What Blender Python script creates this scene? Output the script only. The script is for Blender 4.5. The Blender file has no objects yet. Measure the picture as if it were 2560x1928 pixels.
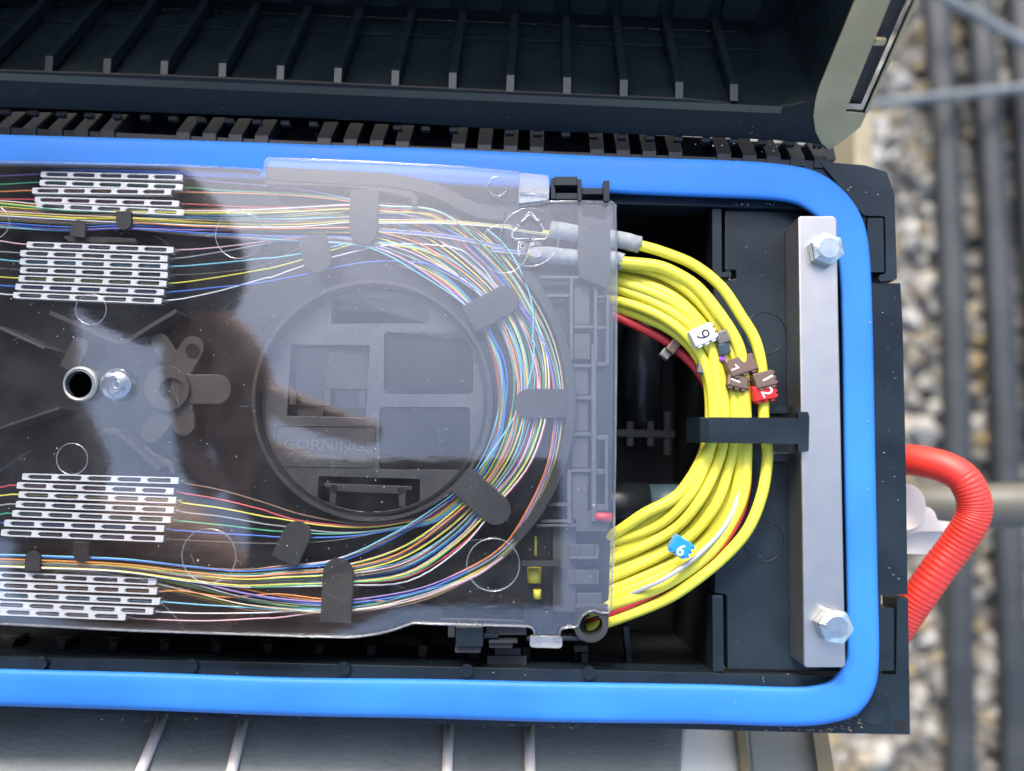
import bpy, bmesh, math, random
from mathutils import Vector, Matrix
from mathutils.geometry import tessellate_polygon
random.seed(7)
R = math.radians
SC = bpy.context.scene
COL = SC.collection

# ------------------------------------------------------------------ camera, sky, sun, exposure
S = 1e-4                                  # one unit of the working grid is 0.1 mm
F = 1934.0
nad = Vector((39.0, -228.0, -F))          # plumb line in the camera's frame (the phone is tipped a few degrees)
zc = -nad.normalized()
ROLL = R(1.6)
x0 = Vector((math.cos(ROLL), -math.sin(ROLL), 0))
xc = (x0 - zc * x0.dot(zc)).normalized()
yc = zc.cross(xc)
M = Matrix((xc, yc, zc))
HC = 0.1934 * (F / nad.length)
CAM = Vector((0, 0, HC))
cam = bpy.data.objects.new("camera", bpy.data.cameras.new("camera"))
COL.objects.link(cam)
cam.matrix_world = Matrix.Translation(CAM) @ M.to_4x4()
cam.data.sensor_width = 36
cam.data.lens = 36 * F / 2560
cam.data.clip_start = 0.005
cam.data.clip_end = 60
cam.data.dof.use_dof = True
cam.data.dof.focus_distance = 0.199
cam.data.dof.aperture_fstop = 6.5
SC.camera = cam

SUN_EL, SUN_AZ = R(39), R(-14)             # soft daylight from behind the box and to the right
w = bpy.data.worlds.new("World"); SC.world = w; w.use_nodes = True
nt = w.node_tree
sky = nt.nodes.new("ShaderNodeTexSky"); sky.sky_type = 'NISHITA'; sky.sun_disc = False
sky.sun_elevation = SUN_EL; sky.sun_rotation = SUN_AZ
sky.air_density = 1.0; sky.dust_density = 3.6; sky.ozone_density = 1.0
bg = nt.nodes["Background"]; bg.inputs[1].default_value = 0.15
nt.links.new(sky.outputs[0], bg.inputs[0])
sl = bpy.data.lights.new("sun", 'SUN'); sl.energy = .8; sl.angle = R(12); sl.color = (1, .985, .955)
so = bpy.data.objects.new("sun", sl); COL.objects.link(so)
sd = Vector((math.sin(SUN_AZ) * math.cos(SUN_EL), math.cos(SUN_AZ) * math.cos(SUN_EL), math.sin(SUN_EL)))
so.rotation_euler = sd.to_track_quat('Z', 'Y').to_euler()
SC.view_settings.view_transform = 'Standard'; SC.view_settings.look = 'None'
SC.view_settings.exposure = 1.9; SC.view_settings.gamma = 1
SC.cycles.use_denoising = True
SC.cycles.max_bounces = 10; SC.cycles.transparent_max_bounces = 24
SC.cycles.caustics_reflective = False; SC.cycles.caustics_refractive = False

# ------------------------------------------------------------------ helpers
def D(x, y): return (x * 2560 / 2212, y * 2560 / 2212)
def win(x0, y0, k=0.30014): return lambda x, y: (x0 + x * k, y0 + y * k)
w1 = win(0, 400); w2 = win(600, 380); w3 = win(1100, 400); w4 = win(1660, 400)
w5 = win(0, 780); w6 = win(600, 800); w7 = win(1100, 860); w8 = win(1660, 760)
w9 = win(0, 1160); w10 = win(600, 1200); w11 = win(1100, 1260); w12 = win(1660, 1200)
t1 = win(0, 0, .38879); t2 = win(860, 0, .38879); t3 = win(1700, 0, .38879)
b1 = win(0, 1600, .57866); b2 = win(1280, 1600, .57866); rr = win(2200, 1080, 360 / 1071)
mk = win(1700, 790, 260 / 1883)
def L(f, *pts): return [f(*p) for p in pts]

def ray(uv): return M @ Vector((uv[0] - 1280, 964 - uv[1], -F))
def pt(uv, z):
    d = ray(uv); return CAM + d * ((z * S - HC) / d.z)
def on_plane(uv, p0, n):
    d = ray(uv); return CAM + d * ((p0 - CAM).dot(n) / d.dot(n))

WL = {}
def wl(o): return WL.get(o.name, Vector((0, 0, 0))) if o else Vector((0, 0, 0))
def tag(o, label=None, cat=None, group=None, kind=None):
    if label: o["label"] = label
    if cat: o["category"] = cat
    if group: o["group"] = group
    if kind: o["kind"] = kind
    return o
def thing(name, label, cat, loc, group=None):
    o = bpy.data.objects.new(name, None); COL.objects.link(o)
    o.empty_display_size = .01; o.location = loc; WL[o.name] = Vector(loc)
    return tag(o, label, cat, group)
def put(name, me, mat, parent, org):
    o = bpy.data.objects.new(name, me); COL.objects.link(o)
    if mat and not me.materials: me.materials.append(mat)
    o.parent = parent; o.location = org - wl(parent); WL[o.name] = Vector(org)
    return o
def build(name, verts, faces, mat, parent=None, smooth=False, bevel=0, segs=2, recalc=True):
    vs = [Vector(v) for v in verts]
    org = Vector((sum(v.x for v in vs), sum(v.y for v in vs), 0)) / len(vs); org.z = min(v.z for v in vs)
    me = bpy.data.meshes.new(name)
    me.from_pydata([v - org for v in vs], [], faces)
    if recalc:
        bm = bmesh.new(); bm.from_mesh(me); bmesh.ops.recalc_face_normals(bm, faces=bm.faces); bm.to_mesh(me); bm.free()
    if smooth: me.polygons.foreach_set("use_smooth", [True] * len(me.polygons))
    o = put(name, me, mat, parent, org)
    if bevel: add_bevel(o, bevel, segs)
    return o
def add_bevel(o, bw, segs=2):
    m = o.modifiers.new("bevel", 'BEVEL'); m.width = bw * S; m.segments = segs
    m.limit_method = 'ANGLE'; m.angle_limit = R(40); m.harden_normals = False
def prism_data(tops, holes, ext):
    loops = [tops] + holes
    tri = tessellate_polygon(loops)
    flat = [p for l in loops for p in l]; n = len(flat)
    verts = flat + [p + ext for p in flat]
    faces = [tuple(t) for t in tri] + [tuple(n + i for i in reversed(t)) for t in tri]
    k = 0
    for l in loops:
        m = len(l)
        for i in range(m):
            a, b = k + i, k + (i + 1) % m
            faces.append((a, b, n + b, n + a))
        k += m
    return verts, faces
def plate(name, outer, z1, z0, mat, parent=None, holes=(), bevel=0, segs=2):
    tops = [pt(p, z1) for p in outer]
    hs = [[pt(p, z1) for p in h] for h in holes]
    v, f = prism_data(tops, hs, Vector((0, 0, (z0 - z1) * S)))
    return build(name, v, f, mat, parent, bevel=bevel, segs=segs)
def slab(name, pts3, ext, mat, parent=None, holes=(), bevel=0):
    v, f = prism_data(list(pts3), [list(h) for h in holes], ext)
    return build(name, v, f, mat, parent, bevel=bevel)
def rnd(poly, r, n=5):
    out = []; N = len(poly)
    for i in range(N):
        p = Vector(poly[i]); a = Vector(poly[i - 1]) - p; b = Vector(poly[(i + 1) % N]) - p
        ri = min(r, a.length * .48, b.length * .48)
        pa = p + a.normalized() * ri; pb = p + b.normalized() * ri
        for k in range(n + 1):
            t = k / n
            q = pa * (1 - t) ** 2 + p * 2 * t * (1 - t) + pb * t * t
            out.append((q.x, q.y))
    return out
def circ(c, r, n=32, ry=None, a0=0):
    ry = ry or r
    return [(c[0] + r * math.cos(2 * math.pi * i / n + a0), c[1] + ry * math.sin(2 * math.pi * i / n + a0)) for i in range(n)]
def rect(f, x0, y0, x1, y1): return L(f, (x0, y0), (x1, y0), (x1, y1), (x0, y1))
def cr(P, n):
    """Catmull-Rom through points"""
    P = [Vector(p) for p in P]; out = []
    for i in range(len(P) - 1):
        p0 = P[i - 1] if i else P[0] * 2 - P[1]; p1, p2 = P[i], P[i + 1]
        p3 = P[i + 2] if i + 2 < len(P) else P[-1] * 2 - P[-2]
        for k in range(n):
            t = k / n
            out.append(.5 * ((2 * p1) + (p2 - p0) * t + (2 * p0 - 5 * p1 + 4 * p2 - p3) * t * t + (3 * p1 - p0 - 3 * p2 + p3) * t ** 3))
    out.append(P[-1]); return out
def cr2(P, n): return [(v.x, v.y) for v in cr([(p[0], p[1], 0) for p in P], n)]
def tube_data(P, r, seg=8, closed=False, flat=1.0, caps=True):
    n = len(P); verts = []; faces = []; up = None
    for i, p in enumerate(P):
        t = ((P[(i + 1) % n] if closed or i + 1 < n else P[i]) - (P[i - 1] if closed or i else P[i])).normalized()
        if up is None: up = Vector((0, 0, 1)) if abs(t.z) < .9 else Vector((0, 1, 0))
        s = t.cross(up).normalized(); up = s.cross(t).normalized()
        ri = r(i / (n - 1)) if callable(r) else r
        for k in range(seg):
            a = 2 * math.pi * k / seg
            verts.append(p + (s * math.cos(a) + up * math.sin(a) * flat) * ri)
    for i in range(n if closed else n - 1):
        j = (i + 1) % n
        for k in range(seg):
            k2 = (k + 1) % seg
            faces.append((i * seg + k, i * seg + k2, j * seg + k2, j * seg + k))
    if caps and not closed:
        faces.append(tuple(range(seg))); faces.append(tuple((n - 1) * seg + k for k in range(seg)))
    return verts, faces
def tube(name, P, r, mat, parent=None, seg=8, closed=False, flat=1.0, caps=True):
    v, f = tube_data(P, (lambda t: r(t) * S) if callable(r) else r * S, seg, closed, flat, caps)
    o = build(name, v, f, mat, parent, smooth=True)
    if caps and not closed:
        for p in o.data.polygons:
            if len(p.vertices) > 4: p.use_smooth = False
    return o
def path3(uvz, n=6): return cr([pt((p[0], p[1]), p[2]) for p in uvz], n)
def ring(name, c, r, rt, z, mat, parent=None, n=56, seg=6, ry=None):
    return tube(name, [pt(p, z) for p in circ(c, r, n, ry)], rt, mat, parent, seg, closed=True)
def ribbon(path, hw):
    Lf, Rt = [], []
    for i, p in enumerate(path):
        a = path[max(i - 1, 0)]; b = path[min(i + 1, len(path) - 1)]
        t = Vector((b[0] - a[0], b[1] - a[1])).normalized()
        Lf.append((p[0] - t.y * hw, p[1] + t.x * hw)); Rt.append((p[0] + t.y * hw, p[1] - t.x * hw))
    return Lf + Rt[::-1]
def paddle(base, tip, wd, n=9, r=None):
    """flat tab: square at base, half round at tip; given in picture grid"""
    b = Vector(base); t = Vector(tip); d = (t - b).normalized(); s = Vector((-d.y, d.x)) * wd / 2
    rr_ = wd / 2 if r is None else r
    c = t - d * rr_
    pts = [b + s, b - s]
    for k in range(n + 1):
        a = math.pi * k / n
        pts.append(c - s * math.cos(a) + d * rr_ * math.sin(a))
    return [(p.x, p.y) for p in pts]
def box3(name, c, ax, ay, az, mat, parent=None, bevel=0, smooth=False):
    """box from a centre and three half-axis vectors"""
    v = [c + ax * i + ay * j + az * k for i in (-1, 1) for j in (-1, 1) for k in (-1, 1)]
    f = [(0, 1, 3, 2), (4, 6, 7, 5), (0, 4, 5, 1), (2, 3, 7, 6), (0, 2, 6, 4), (1, 5, 7, 3)]
    return build(name, v, f, mat, parent, bevel=bevel)
def text_mesh(txt, size, extrude=0.0, outline=0.0):
    cu = bpy.data.curves.new("t", 'FONT'); cu.body = txt; cu.size = size; cu.align_x = 'CENTER'; cu.align_y = 'CENTER'
    if outline:
        cu.fill_mode = 'NONE'; cu.bevel_depth = outline; cu.bevel_resolution = 1
    else: cu.extrude = extrude
    ob = bpy.data.objects.new("t", cu); COL.objects.link(ob)
    bpy.context.view_layer.update()
    me = bpy.data.meshes.new_from_object(ob.evaluated_get(bpy.context.evaluated_depsgraph_get()))
    bpy.data.objects.remove(ob); me.materials.clear()
    return me
def text_at(name, txt, org, xdir, zdir, size, mat, parent, extrude=2e-5, outline=0.0, sx=1.0):
    me = text_mesh(txt, size, extrude, outline)
    z = Vector(zdir).normalized(); x = Vector(xdir); x = (x - z * x.dot(z)).normalized(); y = z.cross(x)
    rot = Matrix((x * sx, y, z)).transposed()
    me.transform(rot.to_4x4())
    return put(name, me, mat, parent, org)

# ------------------------------------------------------------------ materials
def principled(name, col, rough=.5, metal=0, spec=.5, coat=0):
    m = bpy.data.materials.new(name); m.use_nodes = True
    b = m.node_tree.nodes["Principled BSDF"]
    b.inputs["Base Color"].default_value = (*col, 1); b.inputs["Roughness"].default_value = rough
    b.inputs["Metallic"].default_value = metal; b.inputs["Specular IOR Level"].default_value = spec
    b.inputs["Coat Weight"].default_value = coat
    return m
def texture(m, scale, amt=.25, bump=0.0, bscale=None, rough_amt=0.0, dist=2e-5, stretch=None, detail=6):
    """procedural unevenness: colour, roughness, fine relief"""
    t = m.node_tree; b = t.nodes["Principled BSDF"]
    tc = t.nodes.new("ShaderNodeTexCoord"); src = tc.outputs["Object"]
    if stretch:
        mp = t.nodes.new("ShaderNodeMapping"); mp.inputs["Scale"].default_value = stretch
        t.links.new(src, mp.inputs[0]); src = mp.outputs[0]
    n = t.nodes.new("ShaderNodeTexNoise"); n.inputs["Scale"].default_value = scale; n.inputs["Detail"].default_value = detail
    t.links.new(src, n.inputs["Vector"])
    if amt:
        hs = t.nodes.new("ShaderNodeMixRGB"); hs.blend_type = 'MULTIPLY'; hs.inputs[0].default_value = 1
        rp = t.nodes.new("ShaderNodeMapRange"); rp.inputs[1].default_value = .3; rp.inputs[2].default_value = .7
        rp.inputs[3].default_value = 1 - amt; rp.inputs[4].default_value = 1 + amt
        t.links.new(n.outputs[0], rp.inputs[0])
        hs.inputs[1].default_value = b.inputs["Base Color"].default_value
        t.links.new(rp.outputs[0], hs.inputs[2]); t.links.new(hs.outputs[0], b.inputs["Base Color"])
    if rough_amt:
        r0 = b.inputs["Roughness"].default_value
        rq = t.nodes.new("ShaderNodeMapRange"); rq.inputs[1].default_value = .3; rq.inputs[2].default_value = .7
        rq.inputs[3].default_value = max(.02, r0 - rough_amt); rq.inputs[4].default_value = min(1, r0 + rough_amt)
        t.links.new(n.outputs[0], rq.inputs[0]); t.links.new(rq.outputs[0], b.inputs["Roughness"])
    if bump:
        n2 = t.nodes.new("ShaderNodeTexNoise"); n2.inputs["Scale"].default_value = bscale or scale * 4; n2.inputs["Detail"].default_value = 4
        t.links.new(src, n2.inputs["Vector"])
        bp = t.nodes.new("ShaderNodeBump"); bp.inputs["Strength"].default_value = bump; bp.inputs["Distance"].default_value = dist
        t.links.new(n2.outputs[0], bp.inputs["Height"]); t.links.new(bp.outputs[0], b.inputs["Normal"])
    return m
def clear(name, r0=.05, tint=(.97, .98, .98), rough=.015, haze=.02, hazecol=(.8, .85, .9), bump=.06, scratch=True):
    m = bpy.data.materials.new(name); m.use_nodes = True; t = m.node_tree; t.nodes.clear()
    out = t.nodes.new("ShaderNodeOutputMaterial")
    tr = t.nodes.new("ShaderNodeBsdfTransparent"); tr.inputs[0].default_value = (*tint, 1)
    gl = t.nodes.new("ShaderNodeBsdfGlossy"); gl.inputs["Roughness"].default_value = rough
    lw = t.nodes.new("ShaderNodeLayerWeight"); lw.inputs[0].default_value = .5
    pw = t.nodes.new("ShaderNodeMath"); pw.operation = 'POWER'; pw.inputs[1].default_value = 5
    ma = t.nodes.new("ShaderNodeMath"); ma.operation = 'MULTIPLY_ADD'; ma.inputs[1].default_value = 1 - r0; ma.inputs[2].default_value = r0
    t.links.new(lw.outputs["Facing"], pw.inputs[0]); t.links.new(pw.outputs[0], ma.inputs[0])
    mx = t.nodes.new("ShaderNodeMixShader")
    t.links.new(ma.outputs[0], mx.inputs[0]); t.links.new(tr.outputs[0], mx.inputs[1]); t.links.new(gl.outputs[0], mx.inputs[2])
    tc = t.nodes.new("ShaderNodeTexCoord")
    if bump:
        n2 = t.nodes.new("ShaderNodeTexNoise"); n2.inputs["Scale"].default_value = 260; n2.inputs["Detail"].default_value = 3
        mp = t.nodes.new("ShaderNodeMapping"); mp.inputs["Scale"].default_value = (1, 2.2, 1); mp.inputs["Rotation"].default_value = (0, 0, .5)
        t.links.new(tc.outputs["Object"], mp.inputs[0]); t.links.new(mp.outputs[0], n2.inputs["Vector"])
        bp = t.nodes.new("ShaderNodeBump"); bp.inputs["Strength"].default_value = bump; bp.inputs["Distance"].default_value = 1e-4
        t.links.new(n2.outputs[0], bp.inputs["Height"]); t.links.new(bp.outputs[0], gl.inputs["Normal"])
    last = mx
    if haze:
        df = t.nodes.new("ShaderNodeBsdfDiffuse"); df.inputs[0].default_value = (*hazecol, 1)
        nz = t.nodes.new("ShaderNodeTexNoise"); nz.inputs["Scale"].default_value = 55; nz.inputs["Detail"].default_value = 8
        nz.inputs["Roughness"].default_value = .7
        t.links.new(tc.outputs["Object"], nz.inputs["Vector"])
        rg = t.nodes.new("ShaderNodeMapRange"); rg.inputs[1].default_value = .42; rg.inputs[2].default_value = .72
        rg.inputs[3].default_value = haze * .35; rg.inputs[4].default_value = haze * 1.8
        t.links.new(nz.outputs[0], rg.inputs[0])
        fac = rg.outputs[0]
        if scratch:
            vo = t.nodes.new("ShaderNodeTexWave"); vo.inputs["Scale"].default_value = 90; vo.inputs["Distortion"].default_value = 9
            vo.inputs["Detail"].default_value = 3; vo.inputs["Detail Scale"].default_value = 2.5
            t.links.new(tc.outputs["Object"], vo.inputs["Vector"])
            sg = t.nodes.new("ShaderNodeMapRange"); sg.inputs[1].default_value = .992; sg.inputs[2].default_value = 1
            sg.inputs[3].default_value = 0; sg.inputs[4].default_value = haze * .6
            t.links.new(vo.outputs["Fac"], sg.inputs[0])
            ad = t.nodes.new("ShaderNodeMath"); ad.operation = 'ADD'
            t.links.new(fac, ad.inputs[0]); t.links.new(sg.outputs[0], ad.inputs[1]); fac = ad.outputs[0]
        m2 = t.nodes.new("ShaderNodeMixShader")
        t.links.new(fac, m2.inputs[0]); t.links.new(mx.outputs[0], m2.inputs[1]); t.links.new(df.outputs[0], m2.inputs[2]); last = m2
    t.links.new(last.outputs[0], out.inputs[0])
    return m

BLK = texture(principled("black_plastic", (.008, .014, .019), .30, spec=.34), 55, .45, .12, 2600, .08)
BLKM = texture(principled("black_plastic_matte", (.010, .012, .014), .55), 120, .25, .3, 3000, .08)
RIMM = texture(principled("rim_black", (.005, .006, .007), .6, spec=.3), 60, .25, .12, 1800)
RIM_OLIVE = texture(principled("olive_rim", (.36, .29, .165), .6, spec=.2), 60, .15)
LIDM = texture(principled("lid_plastic", (.006, .011, .013), .27), 60, .25, .12, 1800, .06)
TRAYM = texture(principled("tray_plastic", (.009, .010, .012), .24, spec=.6), 90, .2, .03, 2400, .06)
SPOOLM = texture(principled("spool_plastic", (.045, .047, .050), .28, spec=.65), 90, .2, .04, 2400, .06)
TABM = texture(principled("tab_plastic", (.024, .026, .029), .58, spec=.35), 110, .2, .12, 2600, .06)
BLUE = texture(principled("blue_rubber", (.022, .165, .54), .6, spec=.32), 26, .16, .22, 90, .12, dist=5e-4)
STEEL = texture(principled("galvanised_steel", (.50, .47, .43), .36, 1), 240, .02, .03, 900, .015)
ZINC = texture(principled("zinc_bolt", (.48, .52, .51), .30, 1), 300, .06, .1, 1200, .08)
YEL = texture(principled("yellow_jacket", (.63, .575, .05), .42), 70, .05, .08, 300, .10, dist=1e-4)
REDC = texture(principled("red_jacket", (.42, .022, .026), .42), 40, .08)
WHTC = texture(principled("white_jacket", (.34, .355, .37), .45), 40, .06)
SPL = texture(principled("splice_channel", (.78, .80, .82), .30, .35), 200, .06, .1, 900)
SPT = clear("splice_tube", .05, (.90, .91, .92), .08, .03, bump=0, scratch=False)
COV = clear("cover_polycarbonate", .100, (.994, .995, .996), .030, .006, bump=.10)
EDGE = clear("cover_edge", .12, (.85, .87, .90), .12, .10, (.85, .88, .92), bump=0, scratch=False)
CLIPM = clear("cover_clip", .16, (.78, .81, .84), .08, .22, (.85, .88, .9), bump=.3, scratch=False)
MARKM = clear("recycling_relief", .22, (.80, .82, .84), .10, .40, (.9, .92, .95), bump=0, scratch=False)
RINGM = clear("mould_mark", .20, (.86, .88, .90), .10, .10, (.85, .88, .9), bump=0, scratch=False)
FOAM = texture(principled("grey_foam", (.27, .285, .29), .9), 500, .25, .7, 1500, dist=1.2e-4)
RED = texture(principled("red_rope", (.58, .028, .018), .5), 80, .15, .3, 500, dist=1e-4)
WHT = texture(principled("white_plastic", (.74, .69, .60), .45), 50, .08)
BRN = texture(principled("brown_marker", (.10, .06, .042), .38), 200, .15)
GRY = texture(principled("grey_marker", (.13, .118, .11), .40), 200, .12)
DKB = texture(principled("slate_marker", (.035, .055, .07), .35), 200, .12)
PUR = principled("purple_marker", (.25, .06, .42), .4)
REDM = texture(principled("red_marker", (.5, .018, .016), .36), 200, .1)
BLUM = texture(principled("blue_marker", (.01, .20, .58), .30), 200, .12)
WHM = texture(principled("white_marker", (.62, .63, .62), .42), 200, .05)
INKW = principled("white_print", (.80, .80, .80), .5)
INKB = principled("black_print", (.02, .02, .03), .5)
DARKT = texture(principled("dark_tube", (.012, .015, .018), .30), 60, .2)
SLATET = texture(principled("slate_tube", (.035, .065, .085), .45), 60, .2)
PANEL = texture(principled("dark_panel", (.23, .26, .262), .50), 30, .18, .9, 420, .08, dist=3e-4, stretch=(1, 2.2, 1))
ROD = texture(principled("pale_rod", (.78, .73, .68), .45, 0), 90, .12)
WHITEB = texture(principled("white_board", (.80, .84, .82), .45), 30, .06)
BEIGE = texture(principled("beige_frame", (.22, .19, .12), .5), 60, .2)
PIPE = texture(principled("black_duct", (.019, .022, .024), .5), 12, .35, .3, 200, .1, dist=1e-3)
GALV = texture(principled("grey_rod", (.11, .125, .13), .5, 0), 30, .2)
OLIVE = texture(principled("grey_pipe", (.075, .072, .058), .5), 20, .25)
SPK = principled("dust_fleck", (.70, .70, .66), .6)
DIRT = texture(principled("sand_crumb", (.12, .095, .065), .9), 900, .4)
DROP = clear("water_drop", .10, (.93, .95, .97), .03, .05, bump=0, scratch=False)
FCOL = {  # fibre colours
 "blue": (.02, .14, .62), "orange": (.75, .24, .03), "green": (.01, .34, .16), "brown": (.19, .10, .055),
 "slate grey": (.26, .28, .30), "white": (.72, .73, .74), "red": (.56, .04, .07), "yellow": (.74, .66, .05),
 "violet": (.27, .17, .52), "pink": (.68, .42, .50), "aqua": (.16, .55, .72), "beige": (.56, .46, .32), "dark grey": (.07, .07, .07)}
FM = {k: principled("fibre_" + k.replace(" ", "_"), tuple(.92 * x + .02 for x in c) if k != "dark grey" else c, .35) for k, c in FCOL.items()}

# ------------------------------------------------------------------ ground and what lies on it
ZG = -9500
def gmat():
    m = texture(principled("gravel_ground", (.18, .17, .15), .95), 55, .5, .8, 120, dist=6e-3)
    return m
gz = ZG * S
g = build("ground", [(-12, -12, gz - .012), (12, -12, gz - .012), (12, 12, gz - .012), (-12, 12, gz - .012)], [(0, 1, 2, 3)], gmat(), recalc=False)
tag(g, "pale gravel ground far below the box", "ground", kind="structure")
ico = bmesh.new(); bmesh.ops.create_icosphere(ico, subdivisions=1, radius=1)
IV = [v.co.copy() for v in ico.verts]; IF = [tuple(v.index for v in f.verts) for f in ico.faces]; ico.free()
SM = bpy.data.materials.new("gravel_stone"); SM.use_nodes = True
_t = SM.node_tree; _b = _t.nodes["Principled BSDF"]; _b.inputs["Roughness"].default_value = .85
_g = _t.nodes.new("ShaderNodeNewGeometry"); _r = _t.nodes.new("ShaderNodeValToRGB")
_r.color_ramp.elements[0].color = (.075, .07, .06, 1); _r.color_ramp.elements[1].color = (0.317, 0.310, 0.281, 1)
for p, c in ((.25, (0.158, 0.151, 0.133, 1)), (.45, (0.252, 0.245, 0.223, 1)), (.62, (0.216, 0.158, 0.065, 1)), (.72, (0.194, 0.184, 0.162, 1))):
    e = _r.color_ramp.elements.new(p); e.color = c
_t.links.new(_g.outputs["Random Per Island"], _r.inputs[0]); _t.links.new(_r.outputs[0], _b.inputs["Base Color"])
vs, fs = [], []
rg = random.Random(3)
for i in range(9500):
    x = rg.uniform(-.15, 1.35); y = rg.uniform(-.95, .95)
    if x < .3 and rg.random() < .7: continue
    r = rg.uniform(.006, .0165) * (1.25 if rg.random() < .12 else 1)
    sx, sy, sz = r * rg.uniform(.75, 1.3), r * rg.uniform(.7, 1.2), r * rg.uniform(.5, .85)
    rot = Matrix.Rotation(rg.uniform(0, 6.3), 3, 'Z') @ Matrix.Rotation(rg.uniform(-.5, .5), 3, 'X')
    k = len(vs)
    for v in IV:
        j = 1 + rg.uniform(-.14, .14)
        vs.append(rot @ Vector((v.x * sx * j, v.y * sy * j, v.z * sz * j)) + Vector((x, y, gz + sz * rg.uniform(-.5, .55))))
    fs += [tuple(k + a for a in f) for f in IF]
st = build("gravel", vs, fs, SM, recalc=False)
tag(st, "loose grey, white and tan gravel stones", "gravel", kind="stuff")

def duct(name, pts, r, mat, label, cat, z, group=None):
    P = cr([pt(D(*p), z) for p in pts], 10)
    o = tube(name, P, r, mat, seg=14); tag(o, label, cat, group); return o
gd = "ducts lying on the gravel"
duct("black_duct", [(1975, -260), (2020, 0), (2052, 500), (2068, 1000), (2074, 1500), (2085, 1960)], 190, PIPE, "thick black duct on the gravel nearest the box", "duct", ZG + 260, gd)
duct("black_duct", [(2080, -260), (2112, 0), (2150, 500), (2172, 1000), (2190, 1500), (2205, 1960)], 200, PIPE, "thick black duct running down the gravel between two others", "duct", ZG + 260, gd)
duct("black_duct", [(2195, -260), (2205, 0), (2230, 500), (2262, 1000), (2290, 1500), (2310, 1960)], 200, PIPE, "black duct cut by the right edge of the photo", "duct", ZG + 260, gd)
duct("grey_rod", [(1840, 226), (1905, 222), (2060, 206), (2212, 190), (2400, 172)], 70, GALV, "thin pale rod lying level across the ducts", "rod", ZG + 760)
duct("grey_rod", [(1960, -60), (2040, -5), (2130, 45), (2212, 92), (2330, 160)], 75, GALV, "thin pale rod slanting across the upper right corner", "rod", ZG + 900)

# ------------------------------------------------------------------ stand pieces by the box
def gz_piece(name, uv, z1, z0, mat, label, cat, bevel=6):
    o = plate(name, uv, z1, z0, mat, bevel=bevel); tag(o, label, cat); return o
tube_o = tube("grey_pipe", [pt(D(1900, 1096), -1500), pt(D(2300, 1090), -1500), pt(D(2600, 1084), -1500)], 96, OLIVE, seg=20)
tag(tube_o, "grey olive pipe running right from behind the red rope handle", "pipe")

# front panel, tipped up towards the viewer, with its rods
fy = pt(D(700, 1500), -420); fn_e = Vector((0, -math.cos(R(57)), math.sin(R(57)))); fn = Vector((0, math.sin(R(57)), math.cos(R(57))))
def fp(uv, off=0): return on_plane(uv, fy + fn * off * S, fn)
def fslab(name, uv, off, th, mat, parent=None, bevel=0):
    return slab(name, [fp(p, off) for p in uv], -fn * th * S, mat, parent, bevel=bevel)
pn = slab("front_panel", [fp(D(-500, 1480)), fp(D(1479, 1545)), fp(D(1470, 1666)), fp(D(1470, 1666)) + fn_e * .07, fp(D(-500, 1640)) + fn_e * .07], -fn * 25 * S, PANEL, bevel=4)
tag(pn, "dark grey grained panel tipped up in front of the box", "panel")
for lab, a, b in (("leftmost pale rod on the dark front panel", (356, 1540), (290, 1700)), ("second pale rod from the left on the dark front panel", (530, 1540), (487, 1720)),
                  ("third pale rod from the left on the dark front panel", (970, 1560), (964, 1720)), ("rightmost pale rod on the dark front panel", (1143, 1565), (1146, 1720))):
    P = [fp(D(*a), 14), fp(D((a[0] + b[0]) / 2, (a[1] + b[1]) / 2), 14), fp(D(*b), 14)]
    tag(tube("metal_rod", P, 14.5, ROD, seg=14), lab, "rod", "rods on the front panel")
tag(fslab("white_board", L(D, (1482, 1540), (1584, 1540), (1606, 1720), (1462, 1720)), -30, 30, WHITEB, bevel=5), "white board end right of the dark front panel", "board")
tag(fslab("frame_strip", L(D, (1586, 1540), (1606, 1540), (1626, 1720), (1604, 1720)), 8, 30, BEIGE, bevel=4), "narrow beige strip beside the white board", "strip")
tag(fslab("dark_cloth_block", L(D, (1612, 1540), (1748, 1540), (1772, 1720), (1630, 1720)), -40, 60, PANEL, bevel=8), "dark grey block between two beige strips below the box", "block")
tag(fslab("frame_strip", L(D, (1750, 1540), (1782, 1540), (1812, 1720), (1774, 1720)), 8, 30, BEIGE, bevel=4), "wider beige strip under the box's lower right corner", "strip")
tag(plate("frame_post", L(D, (1846, 240), (1884, 240), (1886, 372), (1846, 372)), -2200, -9400, BEIGE, bevel=6), "beige post behind the open lid's hinge corner", "post")

# ------------------------------------------------------------------ the box
box = thing("splice_box", "black plastic splice box with blue gasket and open lid", "box", pt((1280, 964), -700))
ZR = -70
out_top = L(D, (-700, 243), (0, 268), (500, 296), (1000, 318), (1500, 338), (1790, 350), (1872, 356))
rim_outer = L(D, (-700, 249), (0, 274), (500, 298), (1000, 320), (1500, 338), (1790, 348)) 
rim = plate("rim", rim_outer + L(D, (1796, 352), (1866, 420), (1870, 462), (1872, 600), (1872, 612), (1945, 612), (1950, 700), (1957, 1000), (1961, 1284), (1903, 1286), (1903, 1292), (1903, 1455), (1936, 1458), (1938, 1296), (1962, 1292),
        (1966, 1587), (1790, 1584), (1500, 1576), (1000, 1566), (500, 1553), (0, 1536), (-700, 1518),
        (-700, 1402), (0, 1418), (500, 1430), (1000, 1442), (1330, 1449), (1539, 1454), (1557, 1456), (1850, 1460), (1850, 452), (1560, 447), (1538, 446), (1330, 441), (1000, 424), (500, 396), (0, 378), (-700, 353)),
        ZR, -150, BLK, box, bevel=3)
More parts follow.
